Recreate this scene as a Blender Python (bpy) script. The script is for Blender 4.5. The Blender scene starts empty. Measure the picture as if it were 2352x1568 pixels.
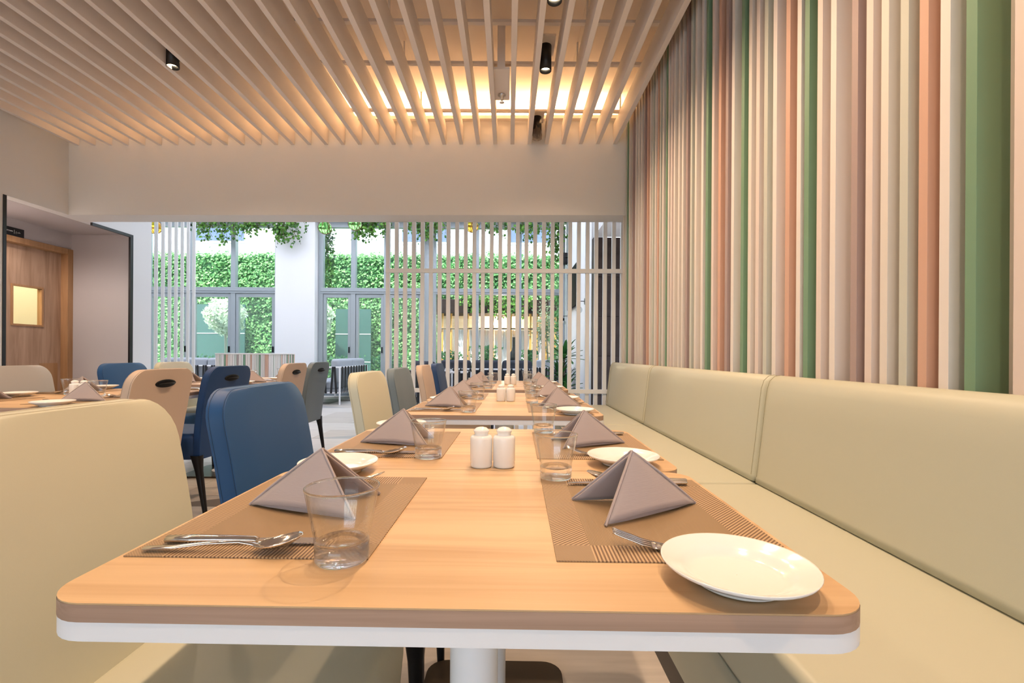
import bpy, bmesh, math, random
import numpy as np
from mathutils import Vector, Matrix
random.seed(7)
rng = np.random.default_rng(7)
PI = math.pi
R = math.radians
scene = bpy.context.scene
col = scene.collection

# ------------------------------------------------------------------ camera, world, sun, exposure
cam_d = bpy.data.cameras.new('camera')
cam = bpy.data.objects.new('camera', cam_d)
col.objects.link(cam)
cam.matrix_world = Matrix.Translation((0, 0, 1.005)) @ Matrix.Rotation(R(90), 4, 'X') @ Matrix.Rotation(R(0.35), 4, 'Z')
cam_d.sensor_width = 36
cam_d.lens = 1095 / 2352 * 36
cam_d.shift_x = 8 / 2352
cam_d.shift_y = 28 / 2352
cam_d.clip_start = 0.02
cam_d.clip_end = 200
scene.camera = cam

world = bpy.data.worlds.new('sky')
scene.world = world
world.use_nodes = True
wn = world.node_tree.nodes
wl = world.node_tree.links
wn.clear()
wo = wn.new('ShaderNodeOutputWorld')
wb = wn.new('ShaderNodeBackground')
sky = wn.new('ShaderNodeTexSky')
sky.sky_type = 'NISHITA'
sky.sun_disc = False
sky.sun_elevation = R(64)
sky.sun_rotation = R(200)
sky.altitude = 50
sky.dust_density = 2.5
SKY_STRENGTH = 0.82
wb.inputs['Strength'].default_value = SKY_STRENGTH
wl.new(sky.outputs[0], wb.inputs['Color'])
wl.new(wb.outputs[0], wo.inputs['Surface'])

sun_d = bpy.data.lights.new('sun', 'SUN')
sun_d.energy = 8.0
sun_d.angle = R(1.2)
sun_d.color = (1.0, 0.96, 0.9)
sun = bpy.data.objects.new('sun', sun_d)
col.objects.link(sun)
sun.rotation_euler = (R(26), 0, R(-20))

SPOT_WATT = 84
SPOT_COLOR = (1.0, 0.70, 0.46)
COVE_WATT = 62
COVE_COLOR = (1.0, 0.62, 0.30)

vs = scene.view_settings
vs.view_transform = 'Standard'
vs.look = 'None'
vs.gamma = 1
vs.use_curve_mapping = False
vs.exposure = 0.22
scene.cycles.max_bounces = 14
scene.cycles.transparent_max_bounces = 24
scene.cycles.transmission_bounces = 12
scene.cycles.sample_clamp_indirect = 6

# ------------------------------------------------------------------ materials
MATS = {}


def mat(name, color, rough=0.5, metal=0.0, spec=0.5, **kw):
    m = bpy.data.materials.new(name)
    m.use_nodes = True
    b = m.node_tree.nodes['Principled BSDF']
    b.inputs['Base Color'].default_value = (*color, 1)
    b.inputs['Roughness'].default_value = rough
    b.inputs['Metallic'].default_value = metal
    b.inputs['Specular IOR Level'].default_value = spec
    for k, v in kw.items():
        b.inputs[k].default_value = v
    MATS[name] = m
    return m


def add_noise(m, scale=(1, 1, 1), nscale=5.0, c1=None, c2=None, bump=0.0, detail=4, lo=0.3, hi=0.7, bdist=0.002):
    """procedural colour variation and fine relief in object space"""
    nt = m.node_tree
    b = nt.nodes['Principled BSDF']
    tc = nt.nodes.new('ShaderNodeTexCoord')
    mp = nt.nodes.new('ShaderNodeMapping')
    mp.inputs['Scale'].default_value = scale
    nz = nt.nodes.new('ShaderNodeTexNoise')
    nz.inputs['Scale'].default_value = nscale
    nz.inputs['Detail'].default_value = detail
    nt.links.new(tc.outputs['Object'], mp.inputs[0])
    nt.links.new(mp.outputs[0], nz.inputs['Vector'])
    if c1:
        cr = nt.nodes.new('ShaderNodeValToRGB')
        cr.color_ramp.elements[0].position = lo
        cr.color_ramp.elements[1].position = hi
        cr.color_ramp.elements[0].color = (*c1, 1)
        cr.color_ramp.elements[1].color = (*c2, 1)
        nt.links.new(nz.outputs['Fac'], cr.inputs[0])
        nt.links.new(cr.outputs[0], b.inputs['Base Color'])
    if bump:
        bp = nt.nodes.new('ShaderNodeBump')
        bp.inputs['Strength'].default_value = bump
        bp.inputs['Distance'].default_value = bdist
        nt.links.new(nz.outputs['Fac'], bp.inputs['Height'])
        nt.links.new(bp.outputs[0], b.inputs['Normal'])
    return m


def leather(name, c, rough=0.45):
    m = mat(name, c, rough, spec=0.4)
    return add_noise(m, nscale=420, bump=0.12, detail=2, bdist=0.0006)


def wood(name, light, dark, axis=0, rough=0.42, fine=26):
    m = mat(name, light, rough)
    nt = m.node_tree
    b = nt.nodes['Principled BSDF']
    tc = nt.nodes.new('ShaderNodeTexCoord')
    mp = nt.nodes.new('ShaderNodeMapping')
    s = [fine, fine, fine]
    s[axis] = 1.3
    mp.inputs['Scale'].default_value = s
    n1 = nt.nodes.new('ShaderNodeTexNoise')
    n1.inputs['Scale'].default_value = 1.0
    n1.inputs['Detail'].default_value = 6
    n1.inputs['Distortion'].default_value = 1.1
    mp2 = nt.nodes.new('ShaderNodeMapping')
    s2 = [7, 7, 7]
    s2[axis] = 0.9
    mp2.inputs['Scale'].default_value = s2
    n2 = nt.nodes.new('ShaderNodeTexNoise')
    n2.inputs['Scale'].default_value = 1.0
    n2.inputs['Detail'].default_value = 2
    mx = nt.nodes.new('ShaderNodeMath')
    mx.operation = 'MULTIPLY_ADD'
    mx.inputs[1].default_value = 0.6
    ml = nt.nodes.new('ShaderNodeMath')
    ml.operation = 'MULTIPLY'
    ml.inputs[1].default_value = 0.4
    cr = nt.nodes.new('ShaderNodeValToRGB')
    cr.color_ramp.elements[0].position = 0.40
    cr.color_ramp.elements[1].position = 0.58
    cr.color_ramp.elements[0].color = (*dark, 1)
    cr.color_ramp.elements[1].color = (*light, 1)
    l = nt.links
    l.new(tc.outputs['Object'], mp.inputs[0])
    l.new(tc.outputs['Object'], mp2.inputs[0])
    l.new(mp.outputs[0], n1.inputs['Vector'])
    l.new(mp2.outputs[0], n2.inputs['Vector'])
    l.new(n2.outputs['Fac'], ml.inputs[0])
    l.new(n1.outputs['Fac'], mx.inputs[0])
    l.new(ml.outputs[0], mx.inputs[2])
    l.new(mx.outputs[0], cr.inputs[0])
    l.new(cr.outputs[0], b.inputs['Base Color'])
    return m


def emit(name, c, s):
    m = bpy.data.materials.new(name)
    m.use_nodes = True
    nt = m.node_tree
    nt.nodes.clear()
    o = nt.nodes.new('ShaderNodeOutputMaterial')
    e = nt.nodes.new('ShaderNodeEmission')
    e.inputs[0].default_value = (*c, 1)
    e.inputs[1].default_value = s
    nt.links.new(e.outputs[0], o.inputs[0])
    MATS[name] = m
    return m


def thin_glass(name, tint=(1, 1, 1), haze=0.0, haze_col=(0.9, 1, 0.95), ior=1.45, rough=0.0):
    m = bpy.data.materials.new(name)
    m.use_nodes = True
    nt = m.node_tree
    nt.nodes.clear()
    o = nt.nodes.new('ShaderNodeOutputMaterial')
    t = nt.nodes.new('ShaderNodeBsdfTransparent')
    t.inputs[0].default_value = (*tint, 1)
    g = nt.nodes.new('ShaderNodeBsdfGlossy')
    g.inputs['Roughness'].default_value = rough
    f = nt.nodes.new('ShaderNodeFresnel')
    ge = nt.nodes.new('ShaderNodeNewGeometry')
    mr = nt.nodes.new('ShaderNodeMapRange')              # leaving the sheet uses the inverse index
    mr.inputs['To Min'].default_value = ior
    mr.inputs['To Max'].default_value = 1 / ior
    nt.links.new(ge.outputs['Backfacing'], mr.inputs['Value'])
    nt.links.new(mr.outputs[0], f.inputs[0])
    mx = nt.nodes.new('ShaderNodeMixShader')
    nt.links.new(f.outputs[0], mx.inputs[0])
    src = t.outputs[0]
    if haze:
        tr = nt.nodes.new('ShaderNodeBsdfTranslucent')
        tr.inputs[0].default_value = (*haze_col, 1)
        m2 = nt.nodes.new('ShaderNodeMixShader')
        m2.inputs[0].default_value = haze
        nt.links.new(t.outputs[0], m2.inputs[1])
        nt.links.new(tr.outputs[0], m2.inputs[2])
        src = m2.outputs[0]
    nt.links.new(src, mx.inputs[1])
    nt.links.new(g.outputs[0], mx.inputs[2])
    nt.links.new(mx.outputs[0], o.inputs[0])
    MATS[name] = m
    return m


def leaf_mat(name, c1, c2, transl=0.25, rough=0.5):
    m = mat(name, c1, rough, spec=0.3)
    nt = m.node_tree
    b = nt.nodes['Principled BSDF']
    g = nt.nodes.new('ShaderNodeNewGeometry')
    cr = nt.nodes.new('ShaderNodeValToRGB')
    cr.color_ramp.elements[0].color = (*c1, 1)
    cr.color_ramp.elements[1].color = (*c2, 1)
    nt.links.new(g.outputs['Random Per Island'], cr.inputs[0])
    nt.links.new(cr.outputs[0], b.inputs['Base Color'])
    tr = nt.nodes.new('ShaderNodeBsdfTranslucent')
    nt.links.new(cr.outputs[0], tr.inputs[0])
    mx = nt.nodes.new('ShaderNodeMixShader')
    mx.inputs[0].default_value = transl
    o = nt.nodes['Material Output']
    nt.links.new(b.outputs[0], mx.inputs[1])
    nt.links.new(tr.outputs[0], mx.inputs[2])
    nt.links.new(mx.outputs[0], o.inputs[0])
    return m


PAINT = add_noise(mat('paint_white', (0.78, 0.76, 0.73), 0.6, spec=0.3), nscale=60, bump=0.05, bdist=0.001)
SLATW = mat('slat_white', (0.83, 0.76, 0.71), 0.5, spec=0.35)
LOUNGEW = add_noise(mat('paint_cool_white', (0.80, 0.80, 0.80), 0.65, spec=0.3), nscale=50, bump=0.05, bdist=0.001)
ALCOVEW = mat('paint_warm_grey', (0.50, 0.46, 0.46), 0.7, spec=0.2)
CEIL = mat('paint_ceiling', (0.78, 0.68, 0.60), 0.7, spec=0.2)
BLACK = mat('black_metal', (0.006, 0.006, 0.007), 0.4)
CHARCOAL = mat('charcoal_plastic', (0.008, 0.008, 0.009), 0.5, spec=0.2)
WHITEM = mat('white_metal', (0.82, 0.82, 0.84), 0.4)
TABLEW = wood('table_oak', (0.655, 0.455, 0.255), (0.50, 0.315, 0.16), 0, 0.42, 24)
EDGEW = wood('table_edge_oak', (0.44, 0.29, 0.21), (0.34, 0.215, 0.15), 0, 0.5, 60)
DOORW = wood('door_walnut', (0.47, 0.31, 0.21), (0.33, 0.20, 0.125), 2, 0.45, 16)
FRAMEW = wood('door_frame_oak', (0.45, 0.25, 0.12), (0.36, 0.19, 0.085), 2, 0.45, 20)
FIN = {
    'C': mat('fin_cream', (0.72, 0.66, 0.60), 0.45), 'W': mat('fin_white', (0.76, 0.70, 0.66), 0.45),
    'S': mat('fin_sage', (0.56, 0.57, 0.50), 0.45), 'G': mat('fin_green', (0.18, 0.31, 0.195), 0.45),
    'M': mat('fin_mauve', (0.40, 0.30, 0.28), 0.45), 'R': mat('fin_salmon', (0.62, 0.38, 0.28), 0.45),
    'P': mat('fin_pink', (0.72, 0.62, 0.57), 0.45)}
BENCHL = leather('bench_leather', (0.495, 0.49, 0.38))
CREAML = leather('cream_leather', (0.55, 0.54, 0.42))
BLUEL = leather('blue_leather', (0.018, 0.080, 0.22))
NAVYL = leather('navy_leather', (0.010, 0.046, 0.15))
GREYL = leather('grey_leather', (0.15, 0.195, 0.23))
SEAM = mat('cream_seam', (0.38, 0.35, 0.25), 0.6)
BENCHSEAM = mat('bench_seam', (0.34, 0.31, 0.20), 0.6)
LGREYL = leather('pale_grey_leather', (0.42, 0.40, 0.37))
BEIGEL = leather('beige_leather', (0.55, 0.425, 0.33))
LEGB = mat('leg_black', (0.006, 0.005, 0.005), 0.35, spec=0.3)
BASEB = mat('base_bronze', (0.05, 0.035, 0.022), 0.35, metal=0.6)
CHINA = mat('china_white', (0.83, 0.82, 0.80), 0.12, spec=0.5)
STEEL = mat('steel', (0.74, 0.72, 0.70), 0.13, metal=1.0)
CHROME = mat('chrome', (0.7, 0.7, 0.7), 0.1, metal=1.0)
TUMB = thin_glass('tumbler_wall', (0.985, 0.99, 0.99), ior=1.6)
TUMBASE = mat('tumbler_base', (1, 1, 1), 0.0, **{'Transmission Weight': 1.0, 'IOR': 1.45})
_nt = TUMBASE.node_tree
_m, _t = _nt.nodes.new('ShaderNodeMixShader'), _nt.nodes.new('ShaderNodeBsdfTransparent')
_m.inputs[0].default_value = 0.25
_nt.links.new(_nt.nodes['Principled BSDF'].outputs[0], _m.inputs[1])
_nt.links.new(_t.outputs[0], _m.inputs[2])
_nt.links.new(_m.outputs[0], _nt.nodes['Material Output'].inputs[0])
PANE = thin_glass('window_pane', (0.93, 0.97, 0.96), ior=1.3)
PANELOW = thin_glass('door_pane', (0.94, 1.0, 0.97), haze=0.05, ior=1.3)
FROST = bpy.data.materials.new('frosted_glass')
FROST.use_nodes = True
_n = FROST.node_tree.nodes
_n.clear()
_o, _t = _n.new('ShaderNodeOutputMaterial'), _n.new('ShaderNodeBsdfTranslucent')
_t.inputs[0].default_value = (0.45, 0.463, 0.485, 1)
FROST.node_tree.links.new(_t.outputs[0], _o.inputs[0])
ALU = mat('aluminium_grey', (0.37, 0.41, 0.43), 0.4, metal=0.3)
ALUD = mat('aluminium_dark', (0.20, 0.24, 0.27), 0.4, metal=0.3)
LED = emit('led_strip', (1.0, 0.72, 0.40), 14)
LENS = emit('lamp_lens', (1.0, 0.80, 0.52), 18)
BAG = thin_glass('plastic_bag', (0.8, 0.75, 0.7), haze=0.45, haze_col=(0.8, 0.7, 0.6), rough=0.2)
SOFAG = add_noise(mat('sofa_grey', (0.40, 0.43, 0.47), 0.9, spec=0.1), nscale=300, bump=0.2)
SOFAD = add_noise(mat('sofa_charcoal', (0.055, 0.06, 0.075), 0.9, spec=0.1), nscale=300, bump=0.2)
STRAP = mat('strap_black', (0.01, 0.01, 0.012), 0.6)
TILEB = add_noise(mat('brown_tile', (0.04, 0.026, 0.022), 0.6, spec=0.2), nscale=9, c1=(0.03, 0.019, 0.016), c2=(0.05, 0.033, 0.028))
HEDGE = leaf_mat('hedge_leaf', (0.07, 0.25, 0.07), (0.32, 0.58, 0.22), 0.3)
IVY = leaf_mat('ivy_leaf', (0.02, 0.09, 0.02), (0.16, 0.36, 0.05), 0.25)
PALE = leaf_mat('olive_leaf', (0.60, 0.70, 0.52), (0.86, 0.92, 0.78), 0.25)
SHRUB = leaf_mat('shrub_leaf', (0.03, 0.14, 0.06), (0.16, 0.38, 0.14), 0.25)
PALM = leaf_mat('dracaena_leaf', (0.015, 0.075, 0.02), (0.07, 0.22, 0.05), 0.2)
STEM = mat('stem_brown', (0.16, 0.11, 0.06), 0.8)
BARK = mat('bark_pale', (0.45, 0.42, 0.34), 0.8)
SOIL = add_noise(mat('hedge_backing', (0.05, 0.14, 0.05), 0.9), nscale=20)
BLDG = mat('building_white', (0.86, 0.87, 0.88), 0.8)
BGLASS = mat('building_glass', (0.13, 0.17, 0.25), 0.4, spec=0.15)
DARKPANEL = mat('courtyard_glass', (0.05, 0.11, 0.10), 0.35, spec=0.2)
CANOPY = mat('canopy_brown', (0.024, 0.015, 0.012), 0.7, spec=0.2)
BAMBOO = mat('bamboo', (0.75, 0.40, 0.09), 0.4)
CLAD = wood('cladding_pine', (0.84, 0.70, 0.52), (0.74, 0.58, 0.40), 0, 0.6, 10)
CURTAIN = mat('curtain_white', (0.88, 0.88, 0.90), 0.9)
PAVE = add_noise(mat('courtyard_paving', (0.6, 0.6, 0.58), 0.8), nscale=8, c1=(0.55, 0.55, 0.53), c2=(0.68, 0.68, 0.66))
GREENG = mat('green_glass', (0.35, 0.85, 0.25), 0.03, **{'Transmission Weight': 0.85, 'IOR': 1.2})
AMBERG = mat('amber_glass', (0.95, 0.55, 0.06), 0.03, **{'Transmission Weight': 0.85, 'IOR': 1.2})
ROPE = mat('rope', (0.30, 0.19, 0.10), 0.9)
CLEARG = thin_glass('globe_glass', (0.80, 0.82, 0.82), ior=1.6)
SIGNW = mat('sign_white', (0.85, 0.85, 0.85), 0.5)


def floor_mat(name, c):
    m = mat(name, c, 0.38, spec=0.4)
    nt = m.node_tree
    d = tuple(x * 0.86 for x in c)
    return add_noise(m, scale=(1.5, 14, 1), nscale=2.2, c1=d, c2=c, detail=5, lo=0.35, hi=0.65)


FLOORM = [floor_mat('tile_light', (0.60, 0.56, 0.52)), floor_mat('tile_sand', (0.52, 0.47, 0.42)),
          floor_mat('tile_grey', (0.36, 0.36, 0.36)), floor_mat('tile_taupe', (0.20, 0.165, 0.14))]
GROUT = mat('grout', (0.35, 0.33, 0.31), 0.9)


def napkin_mat():
    m = mat('napkin_taupe', (0.40, 0.34, 0.335), 0.85, spec=0.15, **{'Sheen Weight': 0.2})
    nt = m.node_tree
    b = nt.nodes['Principled BSDF']
    tc = nt.nodes.new('ShaderNodeTexCoord')
    mp = nt.nodes.new('ShaderNodeMapping')
    mp.inputs['Scale'].default_value = (60, 60, 900)
    mp.inputs['Rotation'].default_value = (0, R(14), 0)
    nz = nt.nodes.new('ShaderNodeTexNoise')
    nz.inputs['Scale'].default_value = 1
    bp = nt.nodes.new('ShaderNodeBump')
    bp.inputs['Strength'].default_value = 0.25
    bp.inputs['Distance'].default_value = 0.001
    nt.links.new(tc.outputs['Object'], mp.inputs[0])
    nt.links.new(mp.outputs[0], nz.inputs['Vector'])
    nt.links.new(nz.outputs['Fac'], bp.inputs['Height'])
    nt.links.new(bp.outputs[0], b.inputs['Normal'])
    return m


NAPKIN = napkin_mat()


def rib_mat(name, light, dark, rot, pitch, depth=1.0):
    """woven vinyl: fine parallel ribs"""
    m = mat(name, light, 0.5, spec=0.4)
    nt = m.node_tree
    b = nt.nodes['Principled BSDF']
    tc = nt.nodes.new('ShaderNodeTexCoord')
    mp = nt.nodes.new('ShaderNodeMapping')
    mp.inputs['Rotation'].default_value = (0, 0, rot)
    wv = nt.nodes.new('ShaderNodeTexWave')
    wv.wave_type = 'BANDS'
    wv.bands_direction = 'X'
    wv.inputs['Scale'].default_value = 2 * PI / 20 / pitch
    cr = nt.nodes.new('ShaderNodeValToRGB')
    cr.color_ramp.elements[0].position = 0.25
    cr.color_ramp.elements[1].position = 0.7
    cr.color_ramp.elements[0].color = (*dark, 1)
    cr.color_ramp.elements[1].color = (*light, 1)
    bp = nt.nodes.new('ShaderNodeBump')
    bp.inputs['Strength'].default_value = 0.5 * depth
    bp.inputs['Distance'].default_value = 0.001
    l = nt.links
    l.new(tc.outputs['Object'], mp.inputs[0])
    l.new(mp.outputs[0], wv.inputs['Vector'])
    l.new(wv.outputs['Fac'], cr.inputs[0])
    l.new(cr.outputs[0], b.inputs['Base Color'])
    l.new(wv.outputs['Fac'], bp.inputs['Height'])
    l.new(bp.outputs[0], b.inputs['Normal'])
    return m


MATC = rib_mat('mat_centre', (0.32, 0.215, 0.115), (0.25, 0.165, 0.088), R(0), 0.0022, 0.5)
MATB = rib_mat('mat_border', (0.50, 0.345, 0.20), (0.16, 0.09, 0.045), R(45), 0.0048)
MATE = rib_mat('mat_border_end', (0.50, 0.345, 0.20), (0.16, 0.09, 0.045), R(0), 0.0048)
MATK = rib_mat('mat_corner', (0.34, 0.23, 0.13), (0.27, 0.175, 0.095), R(-45), 0.0026, 0.5)


# ------------------------------------------------------------------ geometry helpers
class MB:
    def __init__(self):
        self.v, self.f, self.s = [], [], []

    def add(self, vs, fs, smooth=False):
        o = len(self.v)
        self.v += [tuple(p) for p in vs]
        self.f += [tuple(i + o for i in f) for f in fs]
        self.s += [smooth] * len(fs)
        return self

    def box(self, x0, x1, y0, y1, z0, z1):
        vs = [(x, y, z) for z in (z0, z1) for y in (y0, y1) for x in (x0, x1)]
        return self.add(vs, [(0, 2, 3, 1), (4, 5, 7, 6), (0, 1, 5, 4), (2, 6, 7, 3), (0, 4, 6, 2), (1, 3, 7, 5)])

    def loft(self, rings, closed=True, cap=True, smooth=True):
        n = len(rings[0])
        vs = [p for r in rings for p in r]
        fs = []
        for i in range(len(rings) - 1):
            for j in range(n if closed else n - 1):
                k = (j + 1) % n
                fs.append((i * n + j, i * n + k, (i + 1) * n + k, (i + 1) * n + j))
        self.add(vs, fs, smooth)
        if cap and closed:
            self.add(rings[0], [tuple(reversed(range(n)))])
            self.add(rings[-1], [tuple(range(n))])
        return self

    def lathe(self, prof, n=32, c=(0, 0, 0), cap=False):
        rings = [[(c[0] + r * math.cos(2 * PI * k / n), c[1] + r * math.sin(2 * PI * k / n), c[2] + z) for k in range(n)] for r, z in prof]
        return self.loft(rings, True, cap, True)

    def cyl(self, c, r, z0, z1, n=24, r1=None):
        r1 = r if r1 is None else r1
        rings = [[(c[0] + q * math.cos(2 * PI * k / n), c[1] + q * math.sin(2 * PI * k / n), z) for k in range(n)] for q, z in ((r, z0), (r1, z1))]
        return self.loft(rings, True, True, True)

    def tube(self, pts, r, n=8, cap=True):
        pts = [Vector(p) for p in pts]
        rs = r if isinstance(r, (list, tuple)) else [r] * len(pts)
        rings = []
        up = Vector((0, 0, 1))
        for i, p in enumerate(pts):
            t = (pts[min(i + 1, len(pts) - 1)] - pts[max(i - 1, 0)]).normalized()
            a = t.cross(up)
            if a.length < 0.05:
                a = t.cross(Vector((1, 0, 0)))
            a.normalize()
            b = a.cross(t)
            rings.append([p + (a * math.cos(2 * PI * k / n) + b * math.sin(2 * PI * k / n)) * rs[i] for k in range(n)])
        return self.loft(rings, True, cap, True)

    def sphere(self, c, r, n=20, m=12, sz=1.0):
        prof = [(max(1e-4, r * math.sin(PI * i / m)), -r * sz * math.cos(PI * i / m)) for i in range(m + 1)]
        return self.lathe(prof, n, c)

    def obj(self, name, m, parent=None, bevel=0.0, seg=2, solid=0.0, angle=40, merge=False):
        me = bpy.data.meshes.new(name)
        me.from_pydata(self.v, [], self.f)
        me.polygons.foreach_set('use_smooth', self.s)
        if merge:
            bm = bmesh.new()
            bm.from_mesh(me)
            bmesh.ops.remove_doubles(bm, verts=bm.verts, dist=1e-5)
            bmesh.ops.recalc_face_normals(bm, faces=bm.faces)
            bm.to_mesh(me)
            bm.free()
        me.update()
        return link(name, me, m, parent, bevel, seg, solid, angle)


def link(name, me, m, parent=None, bevel=0.0, seg=2, solid=0.0, angle=40):
    o = bpy.data.objects.new(name, me)
    for q in (m if isinstance(m, list) else [m]):
        me.materials.append(q)
    col.objects.link(o)
    if parent:
        o.parent = parent
    if solid:
        s = o.modifiers.new('thickness', 'SOLIDIFY')
        s.thickness = solid
        s.offset = 0
    if bevel:
        b = o.modifiers.new('round', 'BEVEL')
        b.width = bevel
        b.segments = seg
        b.limit_method = 'ANGLE'
        b.angle_limit = R(angle)
        b.harden_normals = True
        for p in me.polygons:
            p.use_smooth = True
    return o


def bx(name, m, x0, x1, y0, y1, z0, z1, parent=None, bevel=0.0, seg=2):
    return MB().box(x0, x1, y0, y1, z0, z1).obj(name, m, parent, bevel, seg)


def tag(o, label, cat, group=None, kind=None):
    o['label'] = label
    o['category'] = cat
    if group:
        o['group'] = group
    if kind:
        o['kind'] = kind
    return o


def thing(name, label, cat, loc=(0, 0, 0), rz=0.0, group=None):
    o = bpy.data.objects.new(name, None)
    o.empty_display_size = 0.1
    col.objects.link(o)
    o.location = loc
    o.rotation_euler = (0, 0, rz)
    return tag(o, label, cat, group)


def dup(root, loc, rz, label, mats=None, group=None):
    def cp(o, par):
        c = o.copy()
        col.objects.link(c)
        c.parent = par
        if mats and c.type == 'MESH' and c.data.materials and c.data.materials[0].name in mats:
            c.data = recolor(c.data, mats[c.data.materials[0].name])
        for ch in o.children:
            cp(ch, c)
        return c
    c = cp(root, None)
    c.location = loc
    c.rotation_euler = (0, 0, rz)
    c['label'] = label
    if group:
        c['group'] = group
    return c


_rc = {}


def recolor(me, m):
    k = (me.name, m.name)
    if k not in _rc:
        n = me.copy()
        n.materials[0] = m
        _rc[k] = n
    return _rc[k]


def structure(o):
    o['kind'] = 'structure'
    return o


def rrect(w, d, r, n=6):
    """outline of a rounded rectangle centred on the origin"""
    pts = []
    for cx, cy, a in ((w / 2 - r, d / 2 - r, 0), (-w / 2 + r, d / 2 - r, 90), (-w / 2 + r, -d / 2 + r, 180), (w / 2 - r, -d / 2 + r, 270)):
        for i in range(n + 1):
            t = R(a + 90 * i / n)
            pts.append((cx + r * math.cos(t), cy + r * math.sin(t)))
    return pts


def slab(pts, z0, z1, mb=None):
    mb = mb or MB()
    return mb.loft([[(x, y, z0) for x, y in pts], [(x, y, z1) for x, y in pts]], True, True, False)


def leaves_mesh(P, N, size, droop=0.5):
    """P points, N normals -> folded diamond leaves, 2 triangles each"""
    n = len(P)
    N = N / np.linalg.norm(N, axis=1, keepdims=True)
    rv = rng.normal(size=(n, 3))
    T = np.cross(N, rv)
    T[:, 2] -= droop
    T -= N * (T * N).sum(1, keepdims=True)
    T /= np.linalg.norm(T, axis=1, keepdims=True) + 1e-9
    B = np.cross(N, T)
    s = (size * rng.uniform(0.6, 1.3, n))[:, None]
    a = P
    b = P + T * s
    m = P + T * s * 0.45 - N * s * 0.10
    l = m + B * s * 0.42 + N * s * 0.16
    r = m - B * s * 0.42 + N * s * 0.16
    V = np.stack([a, l, b, r], 1).reshape(-1, 3)
    i = np.arange(n)[:, None] * 4
    F = np.concatenate([i + [0, 2, 1], i + [0, 3, 2]], 0)
    return V, F


def leaves_obj(name, P, N, size, m, parent=None, droop=0.5):
    V, F = leaves_mesh(P, N, size, droop)
    me = bpy.data.meshes.new(name)
    me.from_pydata(V.tolist(), [], F.tolist())
    me.update()
    return link(name, me, m, parent)


SK = -0.02                                     # the far end wall runs slightly askew to the ceiling slats


def YB(x, y=4.97):
    return y + SK * (x + 1.75)


# ------------------------------------------------------------------ room shell
ZS, ZC, ZB = 2.44, 3.17, 3.56                  # soffit, underside of ceiling slats, slab
XL = -4.65
XR = 1.27
YW = 11.2                                      # window wall of the lounge
# floor with separate tiles
floor = structure(bx('floor', GROUT, -10.2, 3.0, -5.1, YW + 0.1, -0.12, -0.004))
TW, TD, g = 1.2, 0.62, 0.002
k = 0
for j in range(26):
    y0 = -4.96 + j * TD
    for i in range(11):
        x0 = -10.1 + i * TW + (0.6 if j % 2 else 0)
        if not (-8.5 < x0 < 2.0) or y0 + TD > YW + 0.1:
            continue
        q = [(x0 + g, y0 + g), (x0 + TW - g, y0 + g), (x0 + TW - g, y0 + TD - g), (x0 + g, y0 + TD - g)]
        h = (i * 7 + j * 5) % 6
        if (i + j) % 2 == 0:
            slab(q, -0.006, 0.0).obj('tile', FLOORM[(0, 1, 0, 2, 1, 0)[h]], floor)
        else:
            tri = ([q[0], q[1], q[2]], [q[0], q[2], q[3]]) if j % 2 else ([q[0], q[1], q[3]], [q[1], q[2], q[3]])
            slab(tri[0], -0.006, 0.0).obj('tile', FLOORM[(3, 2, 2, 3, 2, 3)[h]], floor)
            slab(tri[1], -0.006, 0.0).obj('tile', FLOORM[(0, 1, 1, 0, 0, 1)[h]], floor)

# ceiling slab with slats, carrier rails and hanger rods
ceiling = structure(bx('ceiling', CEIL, XL - 0.2, XR + 0.2, -5.15, 5.35, ZB, ZB + 0.2))
for i in range(33):
    x = -4.555 + 0.1762 * i
    bx('slat', SLATW, x - 0.02, x + 0.02, -4.9, YB(x) - 0.001, ZC, ZC + 0.2, ceiling, 0.0015, 1)
for y in (-1.2, 0.0, 1.2, 2.4, 3.42, 3.91, 4.67):
    bx('rail', SLATW, -4.6, 1.12, y - 0.018, y + 0.018, ZC + 0.2, ZC + 0.222, ceiling)
    for x in (-3.6, -2.2, -0.87, 0.55 if y < 4.5 else 1.08):
        MB().tube([(x, y, ZC + 0.22), (x, y, ZB)], 0.008, 8).obj('hanger_rod', SLATW, ceiling)
bx('access_hatch_frame', CEIL, -0.85, 0.55, 3.2, 4.2, ZB - 0.004, ZB + 0.01, ceiling, 0.002, 1)

# header beam over the opening, with its soffit
hb = MB()
x0, x1 = XL, XR + 0.1
hb.add([(x0, YB(x0), ZS), (x1, YB(x1), ZS), (x1, YB(x1) + 0.27, ZS), (x0, YB(x0) + 0.27, ZS),
        (x0, YB(x0), 4.3), (x1, YB(x1), 4.3), (x1, YB(x1) + 0.27, 4.3), (x0, YB(x0) + 0.27, 4.3)],
       [(0, 3, 2, 1), (4, 5, 6, 7), (0, 1, 5, 4), (1, 2, 6, 5), (2, 3, 7, 6), (3, 0, 4, 7)])
wall_front = structure(hb.obj('wall_front', PAINT))

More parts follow.
